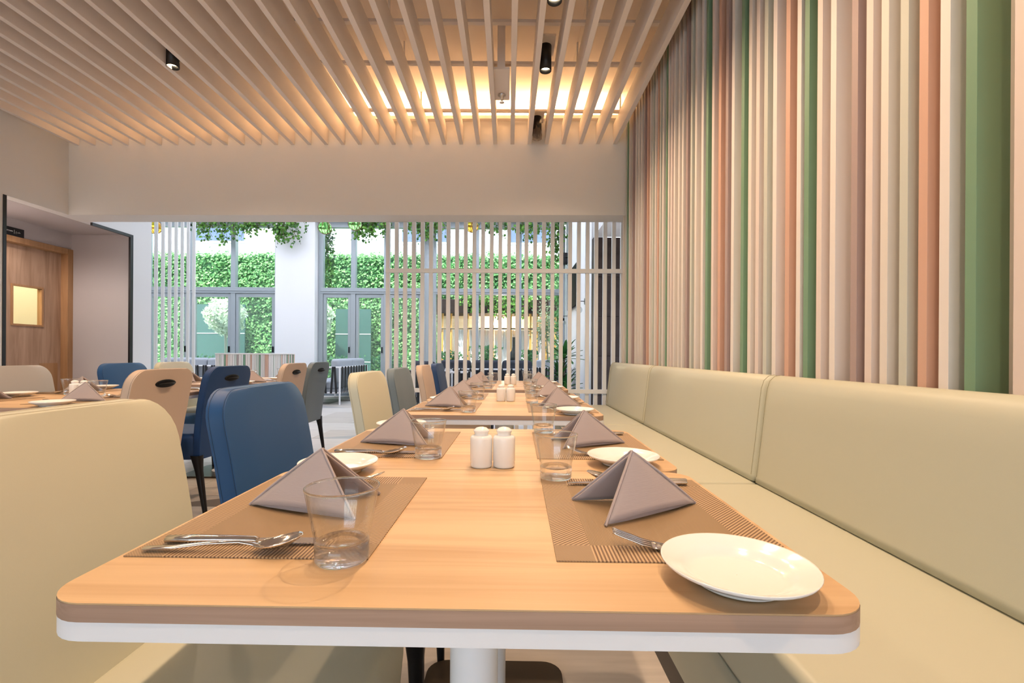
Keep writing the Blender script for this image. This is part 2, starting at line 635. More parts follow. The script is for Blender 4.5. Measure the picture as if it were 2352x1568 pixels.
# left wall: full height near the camera, a header over the opening to the alcove
wl_m = MB()
wl_m.box(XL - 0.12, XL, -5.1, 4.38, 0, ZB)
wl_m.box(XL - 0.12, XL, 4.38, 5.30, ZS, 4.3)
wall_left = structure(wl_m.obj('wall_left', PAINT))
wall_lounge = structure(MB().box(XL - 0.12, XL, 5.89, 6.2, 0, 4.1).box(XL - 0.12, XL, 5.30, 5.89, ZS, 4.1).box(-10, XL - 0.12, 5.98, 6.2, 0, 4.1).obj('wall_lounge', LOUNGEW))
wall_alcove = structure(MB().box(-5.55, -5.4, 4.2, 6.0, 2.255, ZS + 0.1).box(-5.55, -5.4, 4.2, 4.86, 0, 2.255).box(-5.55, -5.4, 5.885, 6.0, 0, 2.255)
                        .box(-5.5, XL - 0.02, 5.88, 5.888, 0, ZS).box(-5.5, XL - 0.12, 5.885, 6.0, 0, ZS + 0.1).box(-5.5, XL - 0.1, 4.2, 4.36, 0, ZS + 0.1)
                        .obj('wall_alcove', ALCOVEW))
ceiling_alcove = structure(bx('ceiling_alcove', ALCOVEW, -5.6, XL - 0.121, 4.3, 5.95, ZS - 0.001, ZS + 0.12))
trim_1 = structure(bx('trim_1', BLACK, XL - 0.018, XL + 0.006, 4.375, 4.405, 0, ZS))
trim_2 = structure(MB().box(XL - 0.018, XL + 0.006, 5.848, 5.892, 0, ZS - 0.03).box(XL - 0.018, XL + 0.006, 5.312, 5.892, ZS - 0.034, ZS - 0.001).obj('trim_2', BLACK))
YR = -5.0                                      # glazed rear wall behind the camera
wall_back = structure(MB().box(XL - 0.2, XR + 0.2, YR - 0.15, YR, 3.0, ZB).box(XL - 0.2, -4.5, YR - 0.15, YR, 0, 3.0).box(1.1, XR + 0.2, YR - 0.15, YR, 0, 3.0).obj('wall_back', PAINT))
rear = structure(bpy.data.objects.new('window_5', None))
col.objects.link(rear)
for i in range(6):
    x = -4.47 + 5.54 * i / 5
    bx('mullion', ALU, x - 0.03, x + 0.03, YR - 0.1, YR - 0.04, 0, 3.0, rear)
    if i < 5:
        MB().add([(x + 0.03, YR - 0.07, 0), (x + 1.078, YR - 0.07, 0), (x + 1.078, YR - 0.07, 3.0), (x + 0.03, YR - 0.07, 3.0)], [(0, 1, 2, 3)]).obj('pane', PANE, rear)
structure(bx('sun_block_overhang', PAINT, -8, 5, -8.5, YR - 0.15, ZB, ZB + 0.2))  # unseen overhang added to keep the sun off the floor behind the camera
structure(bx('ground_rear', PAVE, -16, 12, -22, YR - 0.1, -0.12, -0.02))
baseboard_alcove = structure(bx('baseboard_alcove', ALCOVEW, -5.4, XL - 0.13, 5.878, 5.892, 0.0, 0.08))

# right wall with its vertical coloured fins
wall_right = structure(bx('wall_right', FIN['C'], XR - 0.005, XR + 0.15, -5.1, 5.3, 0, ZB))
fins = [(4.961, 'C'), (4.843, 'S'), (4.785, 'G'), (4.711, 'C'), (4.587, 'M'), (4.475, 'C'), (4.372, 'C'), (4.28, 'C'), (4.191, 'M'), (4.093, 'R'), (4.012, 'C'),
        (3.946, 'S'), (3.871, 'C'), (3.803, 'R'), (3.752, 'S'), (3.683, 'C'), (3.6, 'G'), (3.554, 'C'), (3.493, 'P'), (3.43, 'C'), (3.339, 'C'), (3.268, 'C'), (3.19, 'M'),
        (3.114, 'S'), (3.039, 'C'), (2.936, 'W'), (2.867, 'G'), (2.785, 'P'), (2.695, 'R'), (2.608, 'M'), (2.537, 'W'), (2.431, 'G'), (2.358, 'C'), (2.285, 'P'),
        (2.214, 'S'), (2.139, 'W'), (2.04, 'R'), (1.961, 'W'), (1.911, 'G'), (1.832, 'P'), (1.756, 'W'), (1.648, 'M'), (1.581, 'P'), (1.517, 'C'), (1.443, 'S'),
        (1.376, 'R'), (1.309, 'W'), (1.235, 'G'), (1.124, 'end')]
XF = 1.18
for (ya, c), (yb, _) in zip(fins, fins[1:]):
    w = min(0.03, (ya - yb) * 0.55)
    fo = bx('fin', FIN[c], XF, XR, ya - w, ya, 0.5, ZB - 0.003, wall_right, 0.001, 1)
bx('end_panel', FIN['P'], XF, XR, -4.95, 1.115, 0.5, ZB - 0.003, wall_right)
bx('fin_backing', BAMBOO, XR - 0.02, XR, 1.115, 1.17, 0.5, ZB - 0.003, wall_right)

# ------------------------------------------------------------------ lounge beyond the screen
ceiling_lounge = structure(MB().box(-10, 3.2, 5.2, 6.4, 4.1, 4.3).box(-10, 3.2, 10.8, YW + 0.25, 4.1, 4.3).box(-10, -9, 6.4, 10.8, 4.1, 4.3)
                           .box(1.2, 3.2, 6.4, 10.8, 4.1, 4.3).obj('ceiling_lounge', LOUNGEW))
# unseen frosted roof light, added to brighten the lounge with daylight
added_roof_light = structure(bpy.data.objects.new('window_4', None))
col.objects.link(added_roof_light)
bx('purlin', ALU, -9, 1.2, 7.45, 7.55, 4.1, 4.2, added_roof_light)
for i in range(10):
    x = -9 + 10.2 * i / 9
    bx('glazing_bar', ALU, x - 0.03, x + 0.03, 6.4, 10.8, 4.18, 4.3, added_roof_light)
    if i < 9:
        MB().add([(x + 0.03, 6.4, 4.22), (x + 10.2 / 9 - 0.03, 6.4, 4.22), (x + 10.2 / 9 - 0.03, 10.8, 4.22), (x + 0.03, 10.8, 4.22)], [(0, 1, 2, 3)]).obj('frosted_pane', FROST, added_roof_light)
XLR = 1.35
wall_lounge_right = structure(MB().box(XLR, XLR + 0.25, 7.81, YW + 0.2, 0, 4.1).obj('wall_lounge_right', LOUNGEW))
wall_lounge_left = structure(bx('wall_lounge_left', LOUNGEW, -10.15, -10, 6.0, YW + 0.2, 0, 4.3))
recess = structure(MB().box(XLR - 0.0, 3.2, 5.25, 7.62, 2.88, 4.1).obj('ceiling_recess', LOUNGEW))
wall_tile = structure(bx('wall_tile', TILEB, XLR + 0.005, 3.2, 7.66, 7.8, 0, 2.88))
for a in range(5):
    for b_ in range(2):
        z0 = 2.88 - 0.635 * (a + 1)
        bx('tile', TILEB, XLR + 0.02 + b_ * 0.92, XLR + 0.02 + b_ * 0.92 + 0.917, 7.645, 7.665, max(0, z0 + 0.003), z0 + 0.633, wall_tile, 0.002, 1)
wall_lounge_end = structure(bx('wall_lounge_end', LOUNGEW, 3.1, 3.25, 5.2, 7.8, 0, 4.1))

# window wall
TZ, HZ = 2.46, 4.0


def window(n, xs, doors=True, z0=0.0):
    """a bay of tall aluminium windows: mullions at xs, a transom, hinged leaves below"""
    root = structure(bpy.data.objects.new('window_%d' % n, None))
    col.objects.link(root)
    root.location = ((xs[0] + xs[-1]) / 2, YW, 0)
    off = root.location

    def B(name, m, x0, x1, y0, y1, za, zb, bev=0.004):
        return bx(name, m, x0 - off.x, x1 - off.x, y0, y1, za, zb, root, bev, 1)
    for i, x in enumerate(xs):
        B('mullion', ALU, x - 0.055, x + 0.055, -0.06, 0.06, 0, HZ)
    B('head', ALU, xs[0], xs[-1], -0.06, 0.06, HZ - 0.07, HZ + 0.1)
    B('transom', ALU, xs[0], xs[-1], -0.07, 0.07, TZ - 0.08, TZ + 0.06)
    B('transom_bead', ALU, xs[0], xs[-1], -0.085, -0.06, TZ - 0.03, TZ + 0.0)
    B('threshold', ALUD, xs[0], xs[-1], -0.07, 0.07, 0, 0.06)
    for a, b_ in zip(xs, xs[1:]):
        B('pane', PANE, a + 0.05, b_ - 0.05, -0.004, 0.004, TZ + 0.05, HZ - 0.06, 0)
        if doors:
            d = B('door_leaf', ALU, a + 0.058, a + 0.125, -0.04, 0.04, 0.06, TZ - 0.085)
            mb = MB()
            mb.box(b_ - 0.125 - off.x, b_ - 0.058 - off.x, -0.04, 0.04, 0.06, TZ - 0.085)
            mb.box(a + 0.12 - off.x, b_ - 0.12 - off.x, -0.04, 0.04, 0.06, 0.16)
            mb.box(a + 0.12 - off.x, b_ - 0.12 - off.x, -0.04, 0.04, TZ - 0.165, TZ - 0.085)
            mb.obj('leaf_frame', ALU, d)
            MB().box(b_ - 0.10 - off.x, b_ - 0.08 - off.x, -0.08, -0.035, 1.0, 1.14).obj('handle', CHARCOAL, d)
            B('pane', PANELOW, a + 0.12, b_ - 0.12, -0.004, 0.004, 0.15, TZ - 0.16, 0)
        else:
            B('pane', PANE, a + 0.05, b_ - 0.05, -0.004, 0.004, 0.06, TZ - 0.07, 0)
    return root


window(1, [-9.45, -8.47, -7.47, -6.45, -5.42])
window(2, [-4.40, -3.64, -2.87, -1.98])
window(3, [-1.76, -0.76, 0.24, 1.26], doors=False)
structure(bx('wall_pier', LOUNGEW, -5.37, -4.46, YW - 0.25, YW + 0.2, 0, 4.1))
structure(bx('wall_pier_narrow', ALU, -1.93, -1.81, YW - 0.1, YW + 0.1, 0, 4.1))
structure(MB().box(-10, 1.4, YW - 0.1, YW + 0.15, HZ + 0.08, 4.3).obj('wall_window_head', LOUNGEW))
structure(bx('wall_window_jamb', LOUNGEW, -10, -9.5, YW - 0.1, YW + 0.15, 0, 4.1))

# kitchen door in the alcove
door = structure(bpy.data.objects.new('door_1', None))
col.objects.link(door)
door.location = (-5.4, 5.37, 0)
fm = MB()
fm.box(-0.10, 0.025, 0.44, 0.515, 0, 2.25).box(-0.10, 0.025, -0.515, -0.44, 0, 2.25).box(-0.10, 0.025, -0.44, 0.44, 2.185, 2.25)
fm.obj('door_frame', FRAMEW, door, 0.003, 1)
pm = MB()
pm.box(-0.10, -0.06, -0.44, -0.13, 0.01, 2.18).box(-0.10, -0.06, 0.20, 0.44, 0.01, 2.18).box(-0.10, -0.06, -0.13, 0.20, 1.73, 2.18).box(-0.10, -0.06, -0.13, 0.20, 0.01, 1.30)
leaf = pm.obj('door_leaf', DOORW, door)
vm = MB()
vm.box(-0.105, -0.05, -0.145, -0.125, 1.285, 1.745).box(-0.105, -0.05, 0.195, 0.215, 1.285, 1.745).box(-0.105, -0.05, -0.125, 0.195, 1.725, 1.745).box(-0.105, -0.05, -0.125, 0.195, 1.285, 1.305)
vm.obj('vision_frame', FRAMEW, leaf)
bx('vision_glass', PANE, -0.082, -0.078, -0.125, 0.195, 1.305, 1.725, leaf)
bx('kick_plate', FRAMEW, -0.062, -0.057, 0.18, 0.40, 0.3, 0.86, leaf)
MB().box(-0.06, -0.045, -0.40, -0.36, 0.95, 1.25).obj('push_plate', STEEL, leaf)
# lit room glimpsed through the door window
wall_kitchen = structure(bx('wall_kitchen', mat('kitchen_tile', (0.82, 0.76, 0.62), 0.4), -6.75, -6.6, 4.2, 7.2, 0, 2.7))
for a in range(6):
    for b_ in range(5):
        bx('tile', MATS['kitchen_tile'], -6.6, -6.592, 4.4 + 0.45 * a, 4.845 + 0.45 * a, 0.5 + 0.42 * b_, 0.915 + 0.42 * b_, wall_kitchen)
structure(MB().box(-6.75, -5.5, 4.0, 4.2, 0, 2.7).box(-6.75, -5.5, 6.1, 6.3, 0, 2.7).obj('wall_kitchen_side', PAINT))
structure(bx('ceiling_kitchen', PAINT, -6.8, -5.5, 4.0, 6.3, 2.7, 2.8))
structure(bx('floor_kitchen', GROUT, -6.8, -5.5, 4.0, 6.3, -0.05, 0.0))
kl = thing('kitchen_ceiling_light', 'glowing ceiling light in the kitchen behind the door', 'lamp', (-6.05, 5.1, 2.7))
bx('housing', WHITEM, -0.2, 0.2, -0.3, 0.3, -0.05, 0.0, kl, 0.005, 1)
bx('diffuser', emit('kitchen_diffuser', (1.0, 0.78, 0.42), 45), -0.18, 0.18, -0.28, 0.28, -0.056, -0.049, kl)

# sign over the door
sg = thing('kitchen_sign', 'black kitchen sign resting on the wooden door frame', 'sign', (-5.4, 5.18, 2.252))
bx('plate', BLACK, 0.0, 0.012, -0.115, 0.115, 0, 0.092, sg)


def text(body, size, loc, rot, m, parent):
    c = bpy.data.curves.new('lettering', 'FONT')
    c.body = body
    c.size = size
    c.align_x = 'CENTER'
    c.align_y = 'CENTER'
    c.extrude = 0.0008
    o = bpy.data.objects.new('lettering', c)
    col.objects.link(o)
    dg = bpy.context.evaluated_depsgraph_get()
    me = bpy.data.meshes.new_from_object(o.evaluated_get(dg))
    bpy.data.objects.remove(o)
    me.materials.clear()
    n = link('lettering', me, m, parent)
    n.location = loc
    n.rotation_euler = rot
    return n


text('KITCHEN', 0.0185, (0.0132, -0.046, 0.048), (R(90), 0, R(90)), SIGNW, sg)
ar = MB()
ar.box(0.012, 0.0135, 0.008, 0.0105, 0.026, 0.068)
Z0, Y0 = 0.040, 0.022


def ink(pts):
    ar.tube([(0.0132, Y0 + a, Z0 + b_) for a, b_ in pts], 0.0011, 5)


# the arabic word, written right to left as connected strokes
ink([(0.052, 0.004), (0.048, 0.008), (0.045, 0.004), (0.048, 0.002), (0.040, 0.002), (0.032, 0.002), (0.024, 0.002), (0.016, 0.006), (0.008, 0.010), (0.002, 0.008)])
ink([(0.038, 0.002), (0.034, 0.007), (0.029, 0.006), (0.031, 0.002)])
ink([(0.0385, 0.003), (0.0385, 0.017)])
ink([(0.008, 0.010), (0.003, 0.003), (0.002, -0.004), (0.006, -0.009), (0.012, -0.009)])
ink([(0.022, 0.002), (0.022, 0.006)])
ink([(0.0215, -0.004), (0.0225, -0.004)])
ink([(0.0075, 0.015), (0.0085, 0.015)])
ar.obj('divider_and_script', SIGNW, sg)

# ------------------------------------------------------------------ cove light, downlights, sprinkler
cv = thing('cove_light', 'glowing warm light strip along the top of far beam', 'lamp', (-1.75, YB(-1.75) - 0.02, 3.44))
cv.rotation_euler = (0, 0, math.atan(SK))
bx('profile', SLATW, -2.85, 2.88, -0.035, 0.018, -0.03, -0.01, cv)
bx('profile_lip', SLATW, -2.85, 2.88, -0.04, -0.035, -0.03, 0.004, cv)
bx('diffuser', LED, -2.84, 2.87, -0.030, 0.012, -0.010, -0.002, cv)
for sx in (-1.42, 1.42):
    ld = bpy.data.lights.new('cove_lamp', 'AREA')
    ld.shape = 'RECTANGLE'
    ld.size = 2.8
    ld.size_y = 0.04
    ld.energy = COVE_WATT
    ld.color = COVE_COLOR
    lo = bpy.data.objects.new('cove_lamp', ld)
    col.objects.link(lo)
    lo.parent = cv
    lo.location = (sx, -0.02, 0.01)
    lo.rotation_euler = (R(180 + 8), 0, 0)


def downlight(x, y, label, lit=True, watt=SPOT_WATT):
    t = thing('downlight', label, 'lamp', (x, y, ZC), 0, 'black cylinder downlights between the ceiling slats')
    bx('mounting_board', SLATW, -0.068, 0.068, -0.12, 0.12, 0.19, 0.205, t)
    MB().lathe([(0.036, 0.03), (0.040, 0.0), (0.045, 0.0), (0.045, 0.19), (0.001, 0.19)], 28).obj('housing', BLACK, t)
    MB().lathe([(0.0005, 0.03), (0.037, 0.03)], 24).obj('lens', LENS if lit else CHARCOAL, t)
    if lit:
        ld = bpy.data.lights.new('downlight_lamp', 'SPOT')
        ld.energy = watt
        ld.color = SPOT_COLOR
        ld.spot_size = R(138)
        ld.spot_blend = 0.9
        ld.shadow_soft_size = 0.03
        lo = bpy.data.objects.new('downlight_lamp', ld)
        col.objects.link(lo)
        lo.parent = t
        lo.location = (0, 0, -0.01)
    return t


downlight(0.27, 2.93, 'lit black downlight above the second bench table, cut by the top edge')
downlight(0.27, 3.65, 'lit black cylinder downlight hanging above the middle of the bench tables')
off = downlight(0.27, 4.75, 'unlit black downlight wrapped in clear plastic near far beam', lit=False)
bg = MB()
rings = []
for i, (z, r) in enumerate([(0.12, 0.012), (0.09, 0.03), (0.05, 0.042), (0.0, 0.05), (-0.03, 0.044), (-0.045, 0.02)]):
    rings.append([((r + 0.006 * math.sin(5 * k + i * 2.1)) * math.cos(2 * PI * k / 14), -0.012 + (r + 0.006 * math.cos(3 * k + i)) * math.sin(2 * PI * k / 14), z) for k in range(14)])
bg.loft(rings, True, False, False).obj('plastic_cover', BAG, off)
downlight(-2.57, 3.63, 'lit black downlight tucked between slats over the left tables')
for y, n_ in ((1.95, 'second bench table'), (1.0, 'seam of the two nearest bench tables'), (-0.2, 'camera end of the bench tables')):
    downlight(0.27, y, 'lit black downlight out of frame above the ' + n_)
for y, n_ in ((2.5, 'nearest left table'), (1.3, 'aisle before the left tables')):
    downlight(-2.57, y, 'lit black downlight out of frame above the ' + n_)
al = thing('alcove_fill_light', 'added fill downlight in the alcove ceiling, out of frame', 'lamp', (-5.0, 4.56, ZS - 0.001))  # fitting added out of view to brighten the dark alcove
MB().lathe([(0.04, -0.004), (0.052, -0.006), (0.055, 0.0), (0.001, 0.0)], 24).obj('ring', WHITEM, al)
MB().lathe([(0.0005, -0.003), (0.04, -0.003)], 20).obj('lens', LENS, al)
ld = bpy.data.lights.new('alcove_fill_lamp', 'SPOT')
ld.energy = 60
ld.color = (1.0, 0.86, 0.76)
ld.spot_size = R(165)
ld.spot_blend = 0.5
ld.shadow_soft_size = 0.04
lo = bpy.data.objects.new('alcove_fill_lamp', ld)
col.objects.link(lo)
lo.parent = al
lo.location = (0, 0, -0.02)


sp = thing('sprinkler_head', 'chrome sprinkler head on a white board between ceiling slats', 'sprinkler', (-0.07, 4.06, ZC + 0.06))
bx('board', SLATW, -0.066, 0.066, -0.36, 0.09, -0.02, 0.0, sp)
bx('strut', SLATW, -0.03, 0.03, -0.36, -0.33, 0.0, ZB - ZC - 0.062, sp)
MB().lathe([(0.001, -0.02), (0.032, -0.02), (0.034, -0.03), (0.014, -0.04), (0.010, -0.07), (0.001, -0.07)], 20).obj('escutcheon', CHROME, sp)
MB().lathe([(0.001, -0.085), (0.02, -0.086), (0.022, -0.09), (0.001, -0.092)], 16).obj('deflector', CHROME, sp)
MB().tube([(-0.012, 0, -0.06), (-0.014, 0, -0.075), (0, 0, -0.087)], 0.002, 6).tube([(0.012, 0, -0.06), (0.014, 0, -0.075), (0, 0, -0.087)], 0.002, 6).obj('yoke', CHROME, sp)

# ------------------------------------------------------------------ slatted screens
YS = 5.21
SCREENW = mat('screen_white', (0.77, 0.79, 0.81), 0.5, spec=0.35)
scr = thing('slat_screen', 'wide white slatted screen at the end of the bench tables', 'screen', (0, YS, 0))
for i in range(28):
    x = -1.328 + i * 0.0948
    y = SK * (x + 1.75) + 0.035
    bx('slat', SCREENW, x - 0.0205, x + 0.0205, y - 0.022, y + 0.022, 0, ZS - 0.0005, scr, 0.0015, 1)
for z in (0.60, 1.905):
    a, b_ = -1.3485, 1.265
    mb = MB()
    ya, yb = SK * (a + 1.75), SK * (b_ + 1.75)
    mb.add([(a, ya, z - 0.022), (b_, yb, z - 0.022), (b_, yb + 0.035, z - 0.022), (a, ya + 0.035, z - 0.022),
            (a, ya, z + 0.022), (b_, yb, z + 0.022), (b_, yb + 0.035, z + 0.022), (a, ya + 0.035, z + 0.022)],
           [(0, 3, 2, 1), (4, 5, 6, 7), (0, 1, 5, 4), (1, 2, 6, 5), (2, 3, 7, 6), (3, 0, 4, 7)])
    mb.obj('rail', SCREENW, scr)
scr2 = thing('slat_screen', 'narrow white slatted divider beside the white wall end on the left', 'screen', (XL + 0.0, 6.28, 0))
for i in range(7):
    bx('slat', LOUNGEW, -0.02, 0.02, i * 0.126 - 0.012, i * 0.126 + 0.012, 0, 4.1, scr2, 0.002, 1)
bx('rail', LOUNGEW, -0.02, 0.02, -0.02, 0.776, 0, 0.05, scr2)

# ------------------------------------------------------------------ banquette bench
BX0, BX1 = 0.493, 1.03
BENCH_LABELS = ['nearest cream leather banquette module, against the right wall', 'middle cream leather banquette module under the striped wall',
                'farthest cream leather banquette module ending at the white slatted screen']


def bench(y0, y1, label, end):
    t = thing('banquette_bench', label, 'bench', (0, (y0 + y1) / 2, 0), 0, 'cream banquette modules along the right wall')
    h = (y1 - y0) / 2 - 0.0025
    bx('seat', BENCHL, BX0, 1.06, -h, h, 0.30, 0.47, t, 0.022, 3)
    bx('base', BENCHL, BX0 + 0.004, 1.12, -h, h, 0.085, 0.30, t, 0.004, 1)
    bx('plinth', BLACK, BX0 + 0.008, 1.10, -h, h, 0.0, 0.085, t)
    # leaning back cushion: profile in (x, z), rounded top
    prof = [(1.03, 0.475), (1.032, 0.50), (1.05, 0.65), (1.066, 0.80), (1.074, 0.865), (1.085, 0.898), (1.105, 0.917), (1.128, 0.921),
            (1.15, 0.915), (1.166, 0.895), (1.172, 0.85), (1.172, 0.475)]
    rings = []
    for yy, ins in ((-h, 0.016), (-h + 0.006, 0.005), (-h + 0.018, 0.0), (h - 0.018, 0.0), (h - 0.006, 0.005), (h, 0.016)):
        rings.append([(min(x + ins, 1.172) if x < 1.12 else x - ins * 0.2, yy, z - ins * (1 if z > 0.85 else 0)) for x, z in prof])
    MB().loft(rings, True, True, True).obj('back_cushion', BENCHL, t)
    for yy in (-h + 0.02, h - 0.02):
        MB().tube([(x - 0.0005, yy, z + 0.0005) for x, z in prof[1:9]], 0.0014, 6).obj('seam', BENCHSEAM, t)
    if end:
        for yy in (h - 0.06, h - 0.10):
            MB().tube([(x - 0.0005, yy, z + 0.0005) for x, z in prof[1:9]], 0.0012, 6).obj('seam', BENCHSEAM, t)
    return t


for (a, b_), lb, e in zip(((0.42, 2.0), (2.0, 3.64), (3.64, 5.06)), BENCH_LABELS, (0, 0, 1)):
    bench(a, b_, lb, e)


# ------------------------------------------------------------------ chairs
ZTOP = 0.912


def xf(z):                                       # front face of the backrest
    t = (z - 0.33) / (ZTOP - 0.33)
    return -0.139 - 0.070 * t ** 1.7 - 0.014 * t


def xr(z):                                       # rear face
    t = (z - 0.33) / (ZTOP - 0.33)
    return -0.20 - 0.022 * t - 0.062 * t ** 1.8


def hw(z):
    w = 0.206 + 0.018 * min(1, (z - 0.33) / 0.35)
    r = 0.085
    if z > ZTOP - r:
        q = z - (ZTOP - r)
        w = w - r + math.sqrt(max(0, r * r - q * q))
    return w


def make_chair(label):
    t = thing('dining_chair', label, 'chair', (0, 0, 0), 0, 'leather dining chairs at the tables')
    zs = [0.335, 0.40, 0.47, 0.54, 0.61, 0.68, 0.74, 0.79] + [ZTOP - 0.085 + 0.085 * math.sin(R(a)) for a in (0, 15, 30, 45, 58, 70, 80, 87)]
    nc = 8
    n = len(zs)
    mb = MB()
    F = [[(xf(z) - 0.010 * (abs(2 * j / nc - 1) ** 6), hw(z) * (2 * j / nc - 1), z) for j in range(nc + 1)] for z in zs]
    B = [[(xr(z) + 0.006 * (abs(2 * j / nc - 1) ** 6), hw(z) * (2 * j / nc - 1), z) for j in range(nc + 1)] for z in zs]
    vs = [p for r_ in F for p in r_] + [p for r_ in B for p in r_]
    o = n * (nc + 1)
    W = nc + 1
    fs = []
    for i in range(n - 1):
        for j in range(nc):
            fs.append((i * W + j, i * W + j + 1, (i + 1) * W + j + 1, (i + 1) * W + j))
            fs.append((o + i * W + j, o + (i + 1) * W + j, o + (i + 1) * W + j + 1, o + i * W + j + 1))
        fs.append((i * W, (i + 1) * W, o + (i + 1) * W, o + i * W))
        fs.append((i * W + nc, o + i * W + nc, o + (i + 1) * W + nc, (i + 1) * W + nc))
    for j in range(nc):
        fs.append(((n - 1) * W + j, (n - 1) * W + j + 1, o + (n - 1) * W + j + 1, o + (n - 1) * W + j))
        fs.append((j, o + j, o + j + 1, j + 1))
    mb.add(vs, fs, True)
    back = mb.obj('backrest', CREAML, t, 0.012, 3, angle=50)
    # stitched seams around front and rear panels
    for side in (0, 1):
        pts = []
        f = (lambda z: xf(z) - 0.013) if side == 0 else (lambda z: xr(z) + 0.013)
        for z in zs[1:]:
            pts.append((f(z), hw(z) + 0.0003, z))
        for z in reversed(zs[1:]):
            pts.append((f(z), -hw(z) - 0.0003, z))
        MB().tube(pts, 0.001, 5).obj('seam', SEAM, back)
    # seat
    ol = rrect(0.45, 0.445, 0.05, 5)
    rings = []
    for z, s in ((0.335, 0.94), (0.35, 0.98), (0.40, 1.0), (0.465, 1.0), (0.482, 0.985), (0.492, 0.95), (0.496, 0.85), (0.497, 0.4)):
        rings.append([(0.05 + x * s, y * s, z) for x, y in ol])
    MB().loft(rings, True, True, True).obj('seat', CREAML, t)
    for sx, sy in ((1, 1), (1, -1), (-1, 1), (-1, -1)):
        xt = 0.235 if sx > 0 else -0.170
        xb = 0.245 if sx > 0 else -0.225
        rr = []
        for z, u in ((0.36, 0.030), (0.31, 0.024), (0.26, 0.019), (0.12, 0.015), (0.0, 0.011)):
            q = z / 0.36
            cx = xb + (xt - xb) * q
            cy = sy * (0.195 - 0.012 * (1 - q) * 0)
            rr.append([(cx + a, cy + b_, z) for a, b_ in rrect(2 * u, 2 * u, u * 0.5, 3)])
        MB().loft(rr, True, True, True).obj('leg', LEGB, t)
    # handle recess and grip in the rear
    zc = 0.835
    el = []
    for rad, dx in ((1.0, -0.0005), (0.96, -0.004), (0.75, -0.0045), (0.3, -0.0045)):
        el.append([(xr(zc + 0.022 * rad * math.sin(2 * PI * k / 28)) + dx, 0.076 * rad * math.cos(2 * PI * k / 28), zc + 0.022 * rad * math.sin(2 * PI * k / 28)) for k in range(28)])
    h = MB().loft(el, True, True, True).obj('handle', CHARCOAL, t)
    gp = [(xr(zc) - 0.003 - 0.022 * math.sin(PI * i / 10) ** 0.6, -0.055 + 0.011 * i, zc - 0.002) for i in range(11)]
    MB().tube(gp, [0.004, 0.006, 0.007, 0.008, 0.008, 0.008, 0.008, 0.008, 0.007, 0.006, 0.004], 8).obj('grip', CHARCOAL, h)
    return t


chair0 = make_chair('large cream leather chair nearest of all, before the near table')
chair_made = [False]


def chair(x, y, rz, label, m):
    if not chair_made[0]:
        chair_made[0] = True
        chair0.location = (x, y, 0)
        chair0.rotation_euler = (0, 0, rz)
        return chair0
    if m == CREAML:
        return dup(chair0, (x, y, 0), rz, label)
    q = m.node_tree.nodes['Principled BSDF'].inputs['Base Color'].default_value
    k = m.name.replace('leather', 'seam')
    sm = MATS.get(k) or mat(k, tuple(0.6 * v for v in q[:3]), 0.6)
    return dup(chair0, (x, y, 0), rz, label, {'cream_leather': m, 'cream_seam': sm})


DX = 0.019                                       # the bench tables stand on a line slightly askew
for y, lb, m, a in ((0.78, 'large cream leather chair nearest of all, before the near table', CREAML, 0),
                    (1.36, 'royal blue leather chair behind the nearest cream chair', BLUEL, 1.0),
                    (2.33, 'cream leather chair showing its front, behind the royal blue chair', CREAML, -1),
                    (2.95, 'grey leather chair between cream and beige chairs at the bench tables', GREYL, 0),
                    (3.74, 'beige leather chair between the grey and navy chairs', BEIGEL, 1),
                    (4.37, 'navy leather chair last in the row, before the slatted screen', NAVYL, 0)):
    chair((-0.484 if y < 1 else -0.470) + DX * (y - 0.8), y, R(a - 1), lb, m)
for y, lb, m, a in ((2.55, 'beige leather chair with black handle, nearest of the left table row', BEIGEL, 0),
                    (3.17, 'dark blue leather chair with black handle in its back', NAVYL, -2),
                    (4.12, 'smaller beige chair with black handle, beside the grey handled chair', BEIGEL, 0),
                    (4.66, 'slate grey chair with black handle, farthest in the left row', GREYL, 0)):
    chair(-2.10, y, R(180 + a), lb, m)
for y, lb, m in ((2.93, 'pale grey leather chair before the wooden kitchen door', LGREYL),
                 (3.77, 'blue leather chair before the grey alcove wall', BLUEL),
                 (4.34, 'cream leather chair before the narrow white slatted divider', CREAML)):
    chair(-2.80, y, 0, lb, m)
for y, lb in ((2.36, 'pale grey leather chair at the left table, just outside the frame'),):
    chair(-2.80, y, 0, lb, LGREYL)

# ------------------------------------------------------------------ tables
TBX, TBY = 0.857, 0.57


def make_table(label):
    t = thing('dining_table', label, 'table', (0, 0, 0), 0, 'oak topped dining tables')
    ol = rrect(TBX, TBY - 0.002, 0.05, 8)
    top = slab(ol, 0.7305, 0.75).obj('tabletop', TABLEW, t, 0.0015, 1)
    ole = rrect(TBX + 0.0006, TBY - 0.0014, 0.0503, 8)
    eb = MB()
    eb.loft([[(x, y, 0.7306) for x, y in ole], [(x, y, 0.7482) for x, y in ole]], True, False, True)
    eb.obj('edge_band', EDGEW, top)
    slab(rrect(TBX + 0.004, TBY - 0.004, 0.052, 8), 0.7105, 0.7303).obj('underframe', WHITEM, t, 0.0015, 1)
    MB().cyl((0, 0), 0.038, 0.014, 0.7105, 32).obj('column', WHITEM, t)
    MB().cyl((0, 0), 0.055, 0.014, 0.022, 32).obj('collar', WHITEM, t)
    slab(rrect(0.42, 0.42, 0.06, 6), 0.001, 0.014).obj('base_plate', BASEB, t, 0.003, 2)
    return t


